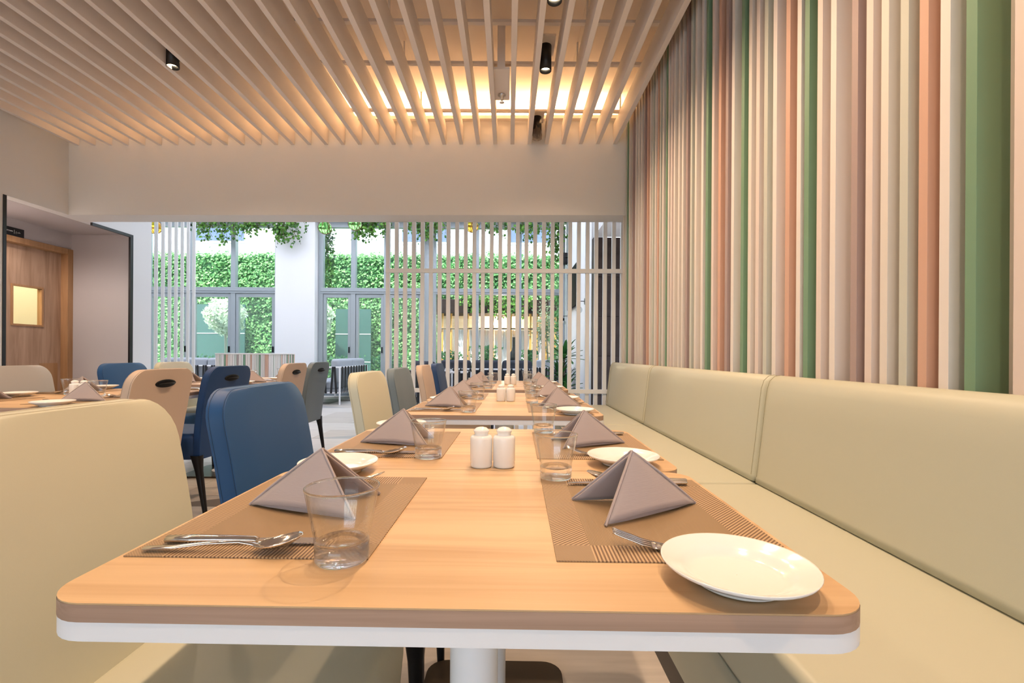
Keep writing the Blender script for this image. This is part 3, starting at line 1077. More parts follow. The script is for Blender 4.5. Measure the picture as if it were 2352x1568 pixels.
table0 = None
ROWY = [0.76, 1.33, 2.25, 2.82, 3.65, 4.22]
ROWN = ['nearest', 'second', 'third', 'fourth', 'fifth', 'farthest']
TABLES = []
for y, n in zip(ROWY, ROWN):
    lb = '%s oak table with white edge beside the cream banquette' % n
    x = -0.052 + DX * (y - 0.76)
    if table0 is None:
        table0 = make_table(lb)
        table0.location = (x, y, 0)
        table0.rotation_euler = (0, 0, R(-1.0))
    else:
        dup(table0, (x, y, 0), R(-1.0), lb)
    TABLES.append((x, y))
LROWY = [2.415, 2.985, 4.0, 4.57]
for y, n in zip(LROWY, ['nearest', 'second', 'third', 'farthest']):
    dup(table0, (-2.42, y, 0), 0, '%s oak table of the left row, between leather chairs' % n)

# ------------------------------------------------------------------ table setting prototypes
def make_mat():
    t = thing('placemat', 'x', 'placemat', group='woven brown placemats')
    a, b_, w = 0.1525, 0.193, 0.048
    T = 0.0016

    def P(name, m, x0, x1, y0, y1):
        return bx(name, m, x0, x1, y0, y1, 0, T, t)
    P('centre_panel', MATC, -a + w, a - w, -b_ + w, b_ - w)
    P('border', MATB, -a, -a + w, -b_ + w, b_ - w)
    P('border', MATB, a - w, a, -b_ + w, b_ - w)
    P('border', MATE, -a + w, a - w, -b_, -b_ + w)
    P('border', MATE, -a + w, a - w, b_ - w, b_)
    for sx in (-1, 1):
        for sy in (-1, 1):
            P('corner', MATK, min(sx * a, sx * (a - w)), max(sx * a, sx * (a - w)), min(sy * b_, sy * (b_ - w)), max(sy * b_, sy * (b_ - w)))
    return t


def make_napkin():
    t = thing('napkin', 'x', 'napkin', group='taupe folded napkins')
    A = Vector((0.008, 0, 0.094))
    S = Vector((-0.112, 0, 0.001))
    n = 10
    for sy in (-1, 1):
        E_ = Vector((0.085, sy * 0.066, 0.001))
        for layer, (nm, ins) in enumerate((('outer_fold', 0.0), ('inner_fold', 0.006))):
            mb = MB()
            rows = []
            nrm = (E_ - S).cross(A - S).normalized() * sy
            if nrm.y * sy < 0:
                nrm = -nrm
            for i in range(n + 1):
                v = i / n
                row = []
                for j in range(n + 1):
                    u = j / n
                    base = S.lerp(E_, u)
                    p = base.lerp(A, v * (1 - 0.02 * layer))
                    bul = 0.010 * math.sin(PI * u) * (1 - v) ** 0.8 - ins * 0.6
                    p = p + nrm * bul
                    if layer:
                        p.z -= 0.0
                        p += (S - E_).normalized() * (-0.004 * (1 - v) * (1 - u))
                    else:
                        p.z += 0.006 * math.sin(PI * min(1, u * 0.9)) * (1 - v) ** 3
                    p.z = max(p.z, 0.0016)
                    row.append(p)
                rows.append(row)
            mb.loft(rows, False, False, True)
            mb.obj(nm, NAPKIN, t, solid=0.0026)
        # rolled free edge from the apex to the loose corner
        MB().tube([E_.lerp(A, q / 8) + Vector((0, sy * 0.001, 0.001)) for q in range(9)], [0.0019] * 9, 6).obj('edge_fold', NAPKIN, t)
    MB().tube([S.lerp(A, q / 8) + Vector((0, 0, 0.0005 + 0.003 * math.sin(PI * q / 8))) for q in range(9)], 0.0022, 8).obj('spine', NAPKIN, t)
    return t


def make_glass():
    t = thing('tumbler', 'x', 'glass', group='clear glass tumblers')
    MB().lathe([(0.0325, 0.024), (0.0330, 0.032), (0.0375, 0.055), (0.0440, 0.0885), (0.0437, 0.0900), (0.0427, 0.0896), (0.0362, 0.055), (0.0315, 0.033), (0.029, 0.026)], 40).obj('bowl_wall', TUMB, t)
    MB().lathe([(0.0005, 0.0006), (0.025, 0.0), (0.0305, 0.001), (0.0320, 0.004), (0.0323, 0.024), (0.030, 0.0255), (0.026, 0.0215), (0.012, 0.0195), (0.0005, 0.019)], 40).obj('thick_base', TUMBASE, t)
    MB().lathe([(0.0437, 0.0878), (0.0446, 0.0888), (0.0445, 0.0902), (0.0435, 0.0909), (0.0423, 0.0902), (0.0422, 0.0890)], 40).obj('rim', TUMBASE, t)
    return t


def make_plate():
    t = thing('side_plate', 'x', 'plate', group='white side plates')
    MB().lathe([(0.0005, 0.006), (0.045, 0.006), (0.052, 0.0075), (0.058, 0.0125), (0.066, 0.0165), (0.080, 0.0215), (0.0815, 0.0225), (0.082, 0.0215),
                (0.080, 0.0185), (0.066, 0.0125), (0.056, 0.006), (0.0475, 0.0035)], 56).obj('dish', CHINA, t)
    MB().lathe([(0.0475, 0.0036), (0.0475, 0.0), (0.044, 0.0), (0.0435, 0.0036)], 48).obj('foot_ring', CHINA, t)
    return t


def strip(st, cols=6, curve=None):
    """st: (x, half width, z centre, hollow depth)"""
    rows = []
    for x, w, z, d in st:
        rows.append([(x, w * (2 * j / cols - 1), z - d * (1 - (2 * j / cols - 1) ** 2)) for j in range(cols + 1)])
    return MB().loft(rows, False, False, True)


def handle_rings(st, n=10):
    return [[(x, w * math.cos(2 * PI * k / n), z + h * math.sin(2 * PI * k / n)) for k in range(n)] for x, w, h, z in st]


def make_spoon():
    t = thing('spoon', 'x', 'spoon', group='steel table spoons')
    MB().loft(handle_rings([(-0.100, 0.003, 0.001, 0.004), (-0.098, 0.0062, 0.0018, 0.004), (-0.06, 0.0058, 0.0018, 0.0055), (-0.02, 0.004, 0.0018, 0.010), (0.02, 0.003, 0.002, 0.0115), (0.036, 0.0035, 0.002, 0.009), (0.045, 0.006, 0.001, 0.0075)])).obj('handle', STEEL, t)
    strip([(0.040, 0.0045, 0.0085, 0.001), (0.046, 0.011, 0.0095, 0.004), (0.056, 0.0165, 0.011, 0.0075), (0.068, 0.0195, 0.0135, 0.0095), (0.080, 0.0190, 0.0165, 0.0090), (0.090, 0.0155, 0.019, 0.006), (0.097, 0.0095, 0.0205, 0.0028), (0.100, 0.002, 0.021, 0.0003)], 8).obj('bowl', STEEL, t, solid=0.0014)
    return t


def make_fork():
    t = thing('fork', 'x', 'fork', group='steel table forks')
    MB().loft(handle_rings([(-0.100, 0.003, 0.001, 0.003), (-0.098, 0.0062, 0.0016, 0.003), (-0.06, 0.0055, 0.0016, 0.0035), (-0.02, 0.004, 0.0016, 0.006), (0.015, 0.003, 0.0018, 0.006), (0.03, 0.0034, 0.0016, 0.0038)])).obj('handle', STEEL, t)
    strip([(0.027, 0.0032, 0.0040, 0.0002), (0.034, 0.0085, 0.0040, 0.0010), (0.042, 0.0115, 0.0040, 0.0012), (0.052, 0.0120, 0.0052, 0.0006)], 6).obj('neck', STEEL, t, solid=0.0014)
    for i in range(4):
        yc = -0.0099 + 0.0066 * i
        rows = []
        for x, z in ((0.050, 0.0050), (0.062, 0.0075), (0.075, 0.0120), (0.088, 0.0160), (0.096, 0.0188), (0.100, 0.0202)):
            w = 0.0021 if x < 0.09 else (0.0014 if x < 0.098 else 0.0006)
            rows.append([(x, yc * (1 - 0.3 * (x - 0.05)) - w, z), (x, yc * (1 - 0.3 * (x - 0.05)) + w, z)])
        MB().loft(rows, False, False, True).obj('tine', STEEL, t, solid=0.0016)
    return t


def make_knife():
    t = thing('table_knife', 'x', 'knife', group='steel table knives')
    MB().loft(handle_rings([(-0.117, 0.003, 0.002, 0.0055), (-0.115, 0.007, 0.0045, 0.0055), (-0.08, 0.0075, 0.005, 0.0055), (-0.03, 0.006, 0.0046, 0.0055), (0.0, 0.0055, 0.004, 0.005), (0.004, 0.0065, 0.0025, 0.0045)])).obj('handle', STEEL, t)
    MB().loft([[(x, a, z) for a, z in ((-w0, 0.0032), (w1, 0.0036), (w1, 0.0052), (-w0, 0.0044))] for x, w0, w1 in ((0.003, 0.005, 0.005), (0.02, 0.0085, 0.0068), (0.07, 0.0095, 0.0068), (0.10, 0.007, 0.0066), (0.113, 0.0, 0.0062), (0.117, -0.004, 0.005))], True, True, False).obj('blade', STEEL, t)
    return t


def make_shaker(holes):
    t = thing('salt_shaker' if holes == 1 else 'pepper_shaker', 'x', 'shaker', group='white ceramic cruet shakers')
    MB().lathe([(0.0005, 0.001), (0.021, 0.0), (0.0235, 0.0015), (0.0246, 0.005), (0.0240, 0.0115), (0.0249, 0.0135), (0.0250, 0.063), (0.0243, 0.0675), (0.0215, 0.0705), (0.0150, 0.0715)], 36).obj('body', CHINA, t)
    MB().lathe([(0.0158, 0.0705), (0.0152, 0.0745), (0.0170, 0.0795), (0.0180, 0.0815), (0.0172, 0.0832), (0.0112, 0.0880), (0.0040, 0.0897), (0.0005, 0.0898)], 32).obj('cap', CHINA, t)
    return t


PROTO = {'placemat': make_mat(), 'napkin': make_napkin(), 'tumbler': make_glass(), 'side_plate': make_plate(),
         'table_knife': make_knife(), 'spoon': make_spoon(), 'fork': make_fork(), 'salt_shaker': make_shaker(1), 'pepper_shaker': make_shaker(2)}
used = set()


def put(kind, x, y, z, rz, label):
    if kind not in used:
        used.add(kind)
        o = PROTO[kind]
        o.location = (x, y, z)
        o.rotation_euler = (0, 0, rz)
        o['label'] = label
        return o
    return dup(PROTO[kind], (x, y, z), rz, label)


def setting(cx, cy, rot, where, jit=0.0, which='mngpksf', dn=(0, 0), nrot=None):
    """one place setting: u towards the table centre, v to the diner's right"""
    c, s = math.cos(rot), math.sin(rot)

    def W(u, v):
        lx, ly = u, -v
        return cx + c * lx - s * ly, cy + s * lx + c * ly
    J = (lambda a: random.uniform(-a, a) * jit)
    x, y = W(0, 0)
    ZT = 0.7502
    ZM = ZT + 0.0017
    if 'm' in which:
        put('placemat', x, y, ZT, rot, 'woven brown placemat ' + where)
    x, y = W(0.0 + dn[0], -0.005 + dn[1] + J(0.01))
    put('napkin', x, y, ZM, rot + R(random.uniform(-12, 12) if nrot is None else nrot), 'taupe napkin folded into a pyramid ' + where)
    x, y = W(0.122 + J(0.006), 0.197 + J(0.008))
    put('tumbler', x, y, ZM + 0.0002, rot, 'clear glass tumbler ' + where)
    x, y = W(-0.046 + J(0.006), -0.238 + J(0.006))
    put('side_plate', x, y, ZT + 0.0018, rot, 'white side plate ' + where)
    x, y = W(-0.012 + J(0.006), 0.150 + J(0.003))
    put('table_knife', x, y, ZM, rot + R(1.5), 'steel table knife ' + where)
    x, y = W(-0.038 + J(0.006), 0.176 + J(0.003))
    put('spoon', x, y, ZM, rot + R(2), 'steel spoon ' + where)
    x, y = W(-0.024 + J(0.006), -0.160 + J(0.004))
    put('fork', x, y, ZM, rot - R(9), 'steel fork ' + where)


CHN = ['nearest cream chair', 'royal blue chair', 'second cream chair', 'grey chair of the bench row', 'beige chair of the bench row', 'last navy chair']
for i, (x, y) in enumerate(TABLES):
    r = R(-1.0)
    setting(x - 0.2685, y + 0.022, r, 'before the %s' % CHN[i], 0 if i == 0 else 1, nrot=(0, 3)[i] if i < 2 else None, dn=(0.006, 0.0))
    setting(x + 0.2685, y + 0.015, r + PI, 'on the bench side of the %s table' % ROWN[i], 0 if i == 0 else 1, nrot=(15, 9)[i] if i < 2 else None, dn=(0.006, 0.014))
LCH = ['nearest beige handled chair', 'dark blue handled chair', 'smaller beige handled chair', 'slate grey handled chair']
LCH2 = ['left chair of the nearest left table', 'pale grey chair by the kitchen door', 'blue chair by the alcove', 'cream chair by the slatted divider']
for i, y in enumerate(LROWY):
    setting(-2.42 + 0.2655, y + 0.03, PI, 'before the %s' % LCH[i], 1)
    setting(-2.42 - 0.2655, y + 0.0, 0, 'before the %s' % LCH2[i], 1)
for k, (x, y, w) in enumerate([(-0.06, 1.075, 'where the two nearest bench tables meet'), (-0.038, 2.565, 'where the third and fourth bench tables meet'),
                               (-0.009, 3.96, 'where the two farthest bench tables meet'), (-2.455, 2.70, 'where the two nearest left tables meet'),
                               (-2.455, 4.285, 'where the two farthest left tables meet')]):
    put('salt_shaker', x, y, 0.7503, 0, 'left white ceramic shaker of the pair ' + w)
    put('pepper_shaker', x + 0.0512, y + 0.0008, 0.7503, 0, 'right white ceramic shaker of the pair ' + w)

# ------------------------------------------------------------------ lounge furniture
def strap_sofa(label, loc, rz, length, depth=0.78, cushion=SOFAG, n_c=2, seat=True):
    """low lounge sofa: white tube frame, black strap sides; local back along -y, faces +y"""
    t = thing('lounge_sofa', label, 'sofa', loc, rz, 'strap sided lounge sofas')
    L = length / 2
    fr = MB()
    for z in (0.23, 0.72):
        fr.tube([(-L, depth, z), (-L, 0, z), (L, 0, z), (L, depth, z)], 0.016, 8)
    for x in (-L, L):
        for y in (0, depth):
            MB().tube([(x, y, 0), (x, y, 0.72)], 0.018, 8).obj('leg', WHITEM, t)
    fr.tube([(-L, depth, 0.23), (L, depth, 0.23)], 0.016, 8)
    fr.obj('frame', WHITEM, t)
    st = MB()
    n = int(length / 0.085)
    for i in range(n):
        x = -L + 0.05 + (length - 0.1) * i / (n - 1)
        d = 0.02 * (-1) ** i
        st.add([(x - 0.018, -0.02, 0.22), (x + 0.018, -0.02, 0.22), (x + d + 0.018, -0.02, 0.735), (x + d - 0.018, -0.02, 0.735),
                (x - 0.018, -0.017, 0.22), (x + 0.018, -0.017, 0.22), (x + d + 0.018, -0.017, 0.735), (x + d - 0.018, -0.017, 0.735)],
               [(0, 1, 2, 3), (7, 6, 5, 4)])
    m = int(depth / 0.10)
    for sx in (-1, 1):
        for i in range(m):
            y = 0.06 + (depth - 0.12) * i / (m - 1)
            d = 0.035 * (-1) ** i
            X = sx * (L + 0.018)
            st.add([(X, y - 0.02, 0.22), (X, y + 0.02, 0.22), (X, y + d + 0.02, 0.735), (X, y + d - 0.02, 0.735)], [(0, 1, 2, 3)])
    so = st.obj('strap_weave', STRAP, t, solid=0.004)
    bx('seat_platform', SOFAG if cushion is SOFAG else SOFAD, -L + 0.03, L - 0.03, 0.03, depth - 0.02, 0.24, 0.30, t)
    w = (length - 0.08) / n_c
    for i in range(n_c):
        a = -L + 0.04 + w * i
        bx('seat_cushion', cushion, a + 0.004, a + w - 0.004, 0.10, depth, 0.30, 0.45, t, 0.035, 3)
        bx('back_cushion', cushion, a + 0.004, a + w - 0.004, 0.025, 0.20, 0.42, 0.885, t, 0.06, 4)
    return t


strap_sofa('grey two seat sofa with black strap sides and white legs, beside the windows', (-3.24, 10.03, 0), R(90), 1.74, 0.72)
strap_sofa('grey sofa with black straps behind the striped counter', (-6.2, 9.75, 0), 0, 1.9, 0.78)
strap_sofa('pale cushioned strap sofa beside the tall potted plant', (0.88, 9.5, 0), 0, 0.76, 0.75)
strap_sofa('charcoal lounge sofa behind the middle of the white slatted screen', (-0.4, 8.6, 0), 0, 1.75, 0.75, SOFAD, 3)
strap_sofa('charcoal lounge armchair with white frame behind the navy chair', (-1.4, 7.3, 0), R(-62), 0.78, 0.72, SOFAD, 1)
ct = thing('lounge_table', 'low white round table behind the slatted screen', 'table', (-0.25, 7.7, 0))
MB().cyl((0, 0), 0.32, 0.43, 0.455, 36).obj('tabletop', WHITEM, ct, 0.004, 2)
MB().cyl((0, 0), 0.03, 0.02, 0.43, 20).obj('column', WHITEM, ct)
MB().cyl((0, 0), 0.20, 0.0, 0.02, 32).obj('foot', WHITEM, ct)

# striped counter
cn = thing('striped_counter', 'low counter clad in white, green and pink vertical strips', 'counter', (-4.475, 8.5, 0))
bx('body', FIN['W'], -0.425, 0.425, -0.48, 0.48, 0, 0.965, cn)
bx('worktop', FIN['W'], -0.45, 0.45, -0.505, 0.505, 0.965, 0.985, cn, 0.002, 1)
seq = 'WCSWGRCPWSMCWGPCRWCSGWPRC'
k = 0
x = -0.445
while x < 0.43:
    w = (0.024, 0.034, 0.028, 0.045)[k % 4]
    bx('strip', FIN[seq[k % len(seq)]], x, min(x + w, 0.445), -0.5, -0.482 + 0.006 * (k % 2), 0.02, 0.964, cn)
    x += w + 0.004
    k += 1
y = -0.48
while y < 0.46:
    w = (0.030, 0.042, 0.026, 0.05)[k % 4]
    bx('strip', FIN[seq[(k * 3) % len(seq)]], 0.427, 0.445 - 0.006 * (k % 2), y, min(y + w, 0.5), 0.02, 0.964, cn)
    y += w + 0.004
    k += 1

# wall things on the right of the lounge
tv = thing('wall_tv', 'black flat screen seen edge on against the white lounge wall', 'television', (XLR, 9.75, 1.95))
MB().box(-0.075, -0.035, -0.68, 0.68, 0, 0.8).obj('screen', mat('tv_black', (0.004, 0.004, 0.005), 0.7, spec=0.08), tv, 0.004, 1)
MB().box(-0.035, 0.0, -0.2, 0.2, 0.25, 0.55).obj('bracket', CHARCOAL, tv)
for y, z, lb in ((8.35, 1.93, 'black wall lamp with clear globe nearer the slatted screen'), (10.75, 1.86, 'black wall lamp with clear globe beside far window jamb')):
    lm = thing('wall_lamp', lb, 'lamp', (XLR, y, z), 0, 'globe wall lamps')
    rg = [[(-d, 0.06 * q * math.cos(2 * PI * k / 24), 0.06 * q * math.sin(2 * PI * k / 24)) for k in range(24)] for d, q in ((0, 1), (0.02, 1), (0.025, 0.85))]
    MB().loft(rg, True, True, True).obj('wall_plate', CHARCOAL, lm)
    MB().tube([(-0.02, 0, 0), (-0.12, 0, 0.0), (-0.12, 0, -0.05)], 0.007, 8).obj('arm', CHARCOAL, lm)
    MB().cyl((-0.12, 0), 0.022, -0.10, -0.05, 16).obj('socket', CHARCOAL, lm)
    MB().sphere((-0.12, 0, -0.15), 0.06, 20, 12).obj('globe', CLEARG, lm)
    MB().sphere((-0.12, 0, -0.135), 0.018, 12, 8, 1.4).obj('bulb', CHINA, lm)
spk = thing('wall_speaker', 'small black loudspeaker high on the window jamb', 'speaker', (1.27, YW - 0.25, 3.07))
MB().box(-0.07, 0.07, -0.07, 0.09, 0, 0.25).obj('cabinet', CHARCOAL, spk, 0.006, 2)
bx('grille', BLACK, -0.06, 0.06, -0.076, -0.069, 0.012, 0.238, spk)
sw = thing('light_switch', 'white switch plate on the lounge wall end', 'switch', (XLR, 8.2, 1.42))
bx('plate', WHITEM, -0.01, 0, -0.06, 0.06, 0, 0.14, sw, 0.002, 1)
bx('rocker', CHINA, -0.014, -0.009, -0.02, 0.02, 0.05, 0.09, sw)

# potted dracaena
dr = thing('potted_dracaena', 'tall dark green dracaena in a black pot behind the screen', 'plant', (0.93, 8.2, 0))
MB().lathe([(0.001, 0.02), (0.12, 0.0), (0.15, 0.32), (0.155, 0.34), (0.14, 0.34), (0.13, 0.30), (0.001, 0.30)], 28).obj('pot', CHARCOAL, dr)
for q, (h, ox, oy) in enumerate(((0.95, 0.03, 0), (0.62, -0.05, 0.03), (0.42, 0.05, -0.05))):
    MB().tube([(ox * 0.5, oy * 0.5, 0.3), (ox, oy, h)], 0.015, 8).obj('stem', STEM, dr)
    lf = MB()
    for i in range(26):
        a = 2.4 * i
        el = R(75 - 3.1 * i + random.uniform(-8, 8))
        Lf = random.uniform(0.30, 0.44)
        pts = []
        for s in range(6):
            u = s / 5
            rr = Lf * u
            z = h - 0.06 + 0.004 * (26 - i) + rr * math.sin(el) - 0.5 * (rr ** 2)
            d = rr * math.cos(el)
            w = 0.036 * math.sin(PI * min(0.98, 0.12 + u * 0.86)) ** 0.8
            ca, sa = math.cos(a), math.sin(a)
            pts.append([(ox + d * ca - w * sa, oy + d * sa + w * ca, z + 0.006), (ox + d * ca, oy + d * sa, z - 0.004), (ox + d * ca + w * sa, oy + d * sa - w * ca, z + 0.006)])
        lf.loft(pts, False, False, True)
    lo = lf.obj('leaves', PALM, dr)
    lo['kind'] = 'stuff'

# hanging glass floats in rope nets
for x, y, z, m, lb in ((-2.9, 7.5, 2.97, GREENG, 'green glass float in a rope net before the white pier'), (-2.43, 7.5, 3.03, GREENG, 'green glass float half hidden by the beam'),
                       (-0.585, 7.5, 3.01, AMBERG, 'amber glass float behind the slatted screen'), (-5.58, 7.5, 2.96, AMBERG, 'amber glass float behind the narrow left divider')):
    f = thing('glass_float', lb, 'ornament', (x, y, z), 0, 'glass floats hung in rope nets')
    MB().sphere((0, 0, 0), 0.10, 28, 18).obj('ball', m, f)
    nt_ = MB()
    for k in range(6):
        a = 2 * PI * k / 6
        for tw in (1, -1):
            nt_.tube([(0.103 * math.cos(a + tw * 0.9 * i / 10) * math.sin(PI * i / 10), 0.103 * math.sin(a + tw * 0.9 * i / 10) * math.sin(PI * i / 10), -0.103 * math.cos(PI * i / 10)) for i in range(11)], 0.004, 5)
    nt_.obj('rope_net', ROPE, f)
    MB().tube([(0, 0, 0.1), (0, 0, 4.105 - z)], 0.005, 6).obj('cord', ROPE, f)


# trailing ivy
def ivy(label, x, y, z, w, strands, drop, n_leaf):
    t = thing('trailing_ivy', label, 'plant', (x, y, z), 0, 'trailing ivy along the window head')
    P = []
    sm = MB()
    for s in range(strands):
        x0 = random.uniform(-w / 2, w / 2)
        d = drop * random.uniform(0.45, 1.0) * (1 - 0.5 * abs(2 * x0 / w) ** 2)
        y0 = random.uniform(-0.12, 0.0)
        pts = []
        for q in range(7):
            u = q / 6
            pts.append((x0 + 0.10 * math.sin(u * 3 + s) * u, y0 + 0.05 * math.sin(2 * u + s), -d * u))
        sm.tube(pts, 0.004, 5)
        for _ in range(int(n_leaf * d / drop)):
            u = random.random()
            a = Vector(pts[min(5, int(u * 6))]).lerp(Vector(pts[min(6, int(u * 6) + 1)]), (u * 6) % 1)
            P.append((a.x + random.gauss(0, 0.045), a.y + random.gauss(0, 0.04), a.z + random.gauss(0, 0.03)))
    so = sm.obj('stems', STEM, t)
    so['kind'] = 'stuff'
    P = np.array(P)
    N = rng.normal(size=P.shape) * 0.6 + np.array([0, -1, 0.3])
    lo = leaves_obj('leaves', P, N, 0.075, IVY, t, 1.2)
    lo['kind'] = 'stuff'


ivy('green ivy trailing over the left upper window panes', -6.45, YW - 0.25, 4.05, 1.5, 30, 0.62, 26)
ivy('thin ivy strands over the upper pane left of the white pier', -5.75, YW - 0.25, 4.05, 0.6, 8, 0.35, 14)
ivy('dark ivy trailing in front of the white pier', -4.95, YW - 0.45, 4.05, 0.75, 22, 0.66, 26)
ivy('dark bushy ivy above the middle window, right of the floats', -3.2, YW - 0.25, 4.05, 0.9, 26, 0.5, 28)
ivy('ivy strand hanging behind the left part of the slatted screen', -1.9, YW - 0.3, 4.05, 0.9, 24, 0.55, 26)
ivy('ivy strand hanging behind the middle of the slatted screen', -0.35, YW - 0.3, 4.05, 0.6, 14, 0.5, 22)
ivy('ivy strand hanging behind the right part of the slatted screen', 0.45, YW - 0.3, 4.05, 0.6, 14, 0.48, 22)
ivy('long ivy falling beside the right window jamb', 1.05, YW - 0.3, 4.05, 0.35, 16, 1.3, 40)
ivy('tall dark ivy climbing outside the middle window jamb', -4.38, YW + 0.35, 4.0, 0.16, 12, 2.2, 70)

# ------------------------------------------------------------------ courtyard
structure(bx('ground', PAVE, -16, 8, YW + 0.1, 18, -0.12, -0.02))
YH = 14.6
hd = thing('hedge_wall', 'tall clipped ivy hedge wall across the courtyard', 'hedge', (-4, YH, 0))
bx('backing', SOIL, -9, 9, 0.05, 0.3, 0, 3.93, hd)
n = 52000
P = np.stack([rng.uniform(-8.2, 7.6, n), rng.uniform(-0.12, 0.05, n), rng.uniform(0, 4.02, n)], 1)
P[:, 1] -= 0.10 * np.sin(P[:, 0] * 2.1) * np.sin(P[:, 2] * 2.7 + P[:, 0])
N = rng.normal(size=P.shape) * 0.5 + np.array([0, -1, 0.55])
lo = leaves_obj('leaves', P, N, 0.082, HEDGE, hd, 1.0)
lo['kind'] = 'stuff'
m_ = 2600
P = np.stack([rng.uniform(-8.2, 7.6, m_), rng.uniform(-0.1, 0.3, m_), 3.95 + np.abs(rng.normal(0, 0.06, m_))], 1)
N = rng.normal(size=P.shape) * 0.6 + np.array([0, -0.4, 1])
lo = leaves_obj('top_growth', P, N, 0.08, HEDGE, hd, 0.0)
lo['kind'] = 'stuff'

bd = thing('white_building', 'white rendered building with blue grey windows above the hedge', 'building', (-4, 15.4, 0))
bx('facade', BLDG, -12, 12, 0, 0.4, 0, 9, bd)
for x0, x1, z0 in ((-6.4, -4.55, 4.6), (0.55, 2.1, 4.6), (4.0, 5.4, 4.6)):
    f = bx('window', BLDG, x0 - 0.08, x1 + 0.08, -0.02, 0.01, z0 - 0.08, z0 + 2.1, bd)
    bx('glazing', BGLASS, x0, x1, -0.03, -0.015, z0, z0 + 2.0, f)
    bx('glazing_bar', ALUD, x0 + (x1 - x0) * 0.6, x0 + (x1 - x0) * 0.6 + 0.05, -0.04, -0.02, z0, z0 + 2.0, f)

for x0, x1, z0, z1, lb in ((-10.1 + 0, -8.3, -0.02, 2.42, 'dark glazed panel in the hedge behind the pale round tree'), (-5.15, -4.1, -0.02, 2.3, 'dark glazed panel in the hedge seen right of the white pier')):
    dp = thing('courtyard_glass_panel', lb, 'window', ((x0 + x1) / 2 + (0 if x1 > -8 else 0.45), YH - 0.40, 0))
    h = (x1 - x0) / 2
    bx('glass', DARKPANEL, -h, h, -0.02, 0.02, z0, z1, dp)
    for z in (0.72, 1.55):
        bx('glazing_bar', WHITEM, -h, h, -0.03, -0.02, z, z + 0.02, dp)


def tree(x, y, zc, r, label, n=5200):
    t = thing('topiary_tree', label, 'tree', (x, y, 0), 0, 'pale round topiary trees')
    MB().tube([(0, 0, 0), (0.02, 0, zc * 0.5), (0, 0, zc)], [0.045, 0.035, 0.03], 10).obj('trunk', BARK, t)
    d = rng.normal(size=(n, 3))
    d /= np.linalg.norm(d, axis=1, keepdims=True)
    rad = r * rng.uniform(0.55, 1.0, n) ** 0.5 * (1 + 0.10 * np.sin(d[:, 0] * 7 + d[:, 2] * 5))
    P = d * rad[:, None] + np.array([0, 0, zc])
    lo = leaves_obj('crown', P, d + rng.normal(size=d.shape) * 0.5, 0.075, PALE, t, 0.0)
    lo['kind'] = 'stuff'


tree(-7.85, 13.2, 1.98, 0.49, 'pale round topiary tree left of the white pier')
tree(-5.45, 13.4, 1.95, 0.48, 'pale round topiary tree half hidden by the white pier')


def shrub(x, y, w, h, label, n=700, m=SHRUB, size=0.085):
    t = thing('garden_shrub', label, 'plant', (x, y, 0), 0, 'low courtyard shrubs')
    P = np.stack([rng.normal(0, w / 3, n), rng.normal(0, 0.14, n), h * rng.uniform(0.02, 1, n) ** 0.8], 1)
    lo = leaves_obj('foliage', P, rng.normal(size=P.shape) + np.array([0, -0.6, 0.6]), size, m, t, 0.2)
    lo['kind'] = 'stuff'
    MB().tube([(0, 0, 0), (0, 0, h * 0.6)], 0.02, 6).obj('stem', STEM, t)


for x, h, w, lb in ((-1.55, 1.05, 0.5, 'leafy shrub under the pergola, behind the navy chair'), (-0.62, 1.2, 0.5, 'bushy shrub behind the left part of the pergola poles'),
                    (0.52, 1.1, 0.3, 'shrub beside the black patio vase'), (-3.1, 0.95, 0.55, 'low shrub outside the middle door leaf'),
                    (-4.3, 0.9, 0.5, 'low shrub outside right of the white pier'), (-7.6, 0.9, 1.2, 'low shrub around the pale tree trunk')):
    shrub(x, 12.6, w, h, lb)
shrub(1.45, 12.2, 0.4, 3.4, 'tall bright climbing plant beside the right window jamb', 2200, HEDGE, 0.11)

# pergola
pg = thing('pergola', 'brown roofed pergola with bamboo poles and white curtains', 'pergola', (0, 13.3, 0))
bx('canopy', CANOPY, -2.1, 2.1, -0.15, 1.0, 2.12, 2.50, pg, 0.01, 1)
bx('back_panel', CLAD, -2.1, 2.1, 0.92, 0.98, 0, 2.12, pg)
for i, x in enumerate((-1.86, -1.62, -1.15, -0.72, -0.45, 0.05, 0.22, 0.6, 0.78, 1.05, 1.3, 1.62)):
    MB().tube([(x, 0.05, 0), (x + 0.01, 0.05, 2.12)], 0.028, 8).obj('pole', BAMBOO, pg)
MB().tube([(-2.0, 0.0, 1.70), (2.0, 0.0, 1.70)], 0.022, 8).obj('cross_bar', STEM, pg)
for x, w in ((-1.76, 0.30), (-1.38, 0.40), (-0.94, 0.36), (-0.58, 0.26), (-0.2, 0.44), (0.15, 0.24), (0.42, 0.36), (0.92, 0.28), (1.46, 0.30)):
    rows = []
    for z, s in ((1.68, 1.0), (1.2, 0.9), (0.75, 0.8), (0.5, 0.75)):
        rows.append([(x + s * w * (j / 20 - 0.5), 0.22 + 0.03 * math.sin(j * 1.9 + z), z) for j in range(21)])
    MB().loft(rows, False, False, True).obj('curtain', CURTAIN, pg, solid=0.004)
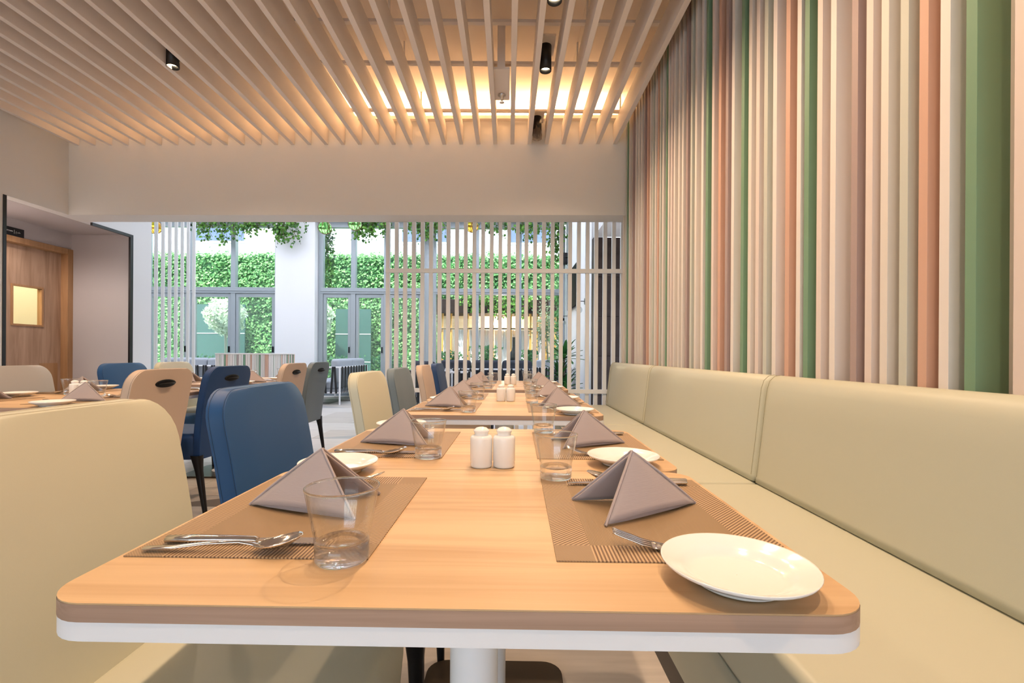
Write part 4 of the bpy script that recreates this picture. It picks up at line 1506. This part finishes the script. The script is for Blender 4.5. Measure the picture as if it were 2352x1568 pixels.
bx('bench_seat', CANOPY, -2.0, -1.0, 0.35, 0.8, 0.50, 0.72, pg, 0.02, 2)
lamp_d = bpy.data.lights.new('pergola_fill_lamp', 'POINT')
lamp_d.energy = 80
lamp_d.color = (1.0, 0.82, 0.6)
lamp_d.shadow_soft_size = 0.06
pl = thing('pergola_fill_lantern', 'added warm fill lantern hung beneath the pergola roof', 'lamp', (-0.2, 13.85, 1.98))  # lantern added to lift the shade under the canopy
MB().cyl((0, 0), 0.02, 0.06, 0.14, 12).obj('cap', CHARCOAL, pl)
MB().sphere((0, 0, 0), 0.07, 16, 10).obj('globe', emit('fill_lantern_globe', (1, 0.75, 0.4), 12), pl)
lo = bpy.data.objects.new('pergola_fill_lamp', lamp_d)
col.objects.link(lo)
lo.parent = pl
lo.location = (0, -0.1, -0.1)
for k, (x, s, d) in enumerate(((-1.0, 26, 0.45), (0.0, 60, 0.6))):
    ivy('ivy spilling from the pergola roof, %s' % ('left clump' if k == 0 else 'broad middle clump'), x if k else -0.95, 13.1, 2.55, 0.5 if k == 0 else 1.3, s, d, 26)
vz = thing('patio_vase', 'black bottle shaped patio vase outside the windows', 'vase', (0.14, 12.6, 0))
MB().lathe([(0.001, 0.0), (0.10, 0.0), (0.125, 0.4), (0.13, 0.85), (0.115, 1.0), (0.06, 1.10), (0.04, 1.18), (0.04, 1.42), (0.045, 1.44), (0.03, 1.44), (0.03, 1.2), (0.001, 1.15)], 24).obj('body', BLACK, vz)
tag_o = thing('wispy_olive_tree', 'wispy grey green olive tree under the right part of pergola', 'tree', (1.0, 12.7, 0))
MB().tube([(0, 0, 0), (0.05, 0, 0.8), (0.0, 0.02, 1.7)], [0.03, 0.022, 0.012], 8).obj('trunk', BARK, tag_o)
P = np.stack([rng.normal(0, 0.16, 900), rng.normal(0, 0.12, 900), rng.normal(1.75, 0.30, 900)], 1)
lo = leaves_obj('crown', P, rng.normal(size=P.shape), 0.06, leaf_mat('olive_grey', (0.16, 0.24, 0.13), (0.36, 0.44, 0.28), 0.2), tag_o, 0)
lo['kind'] = 'stuff'
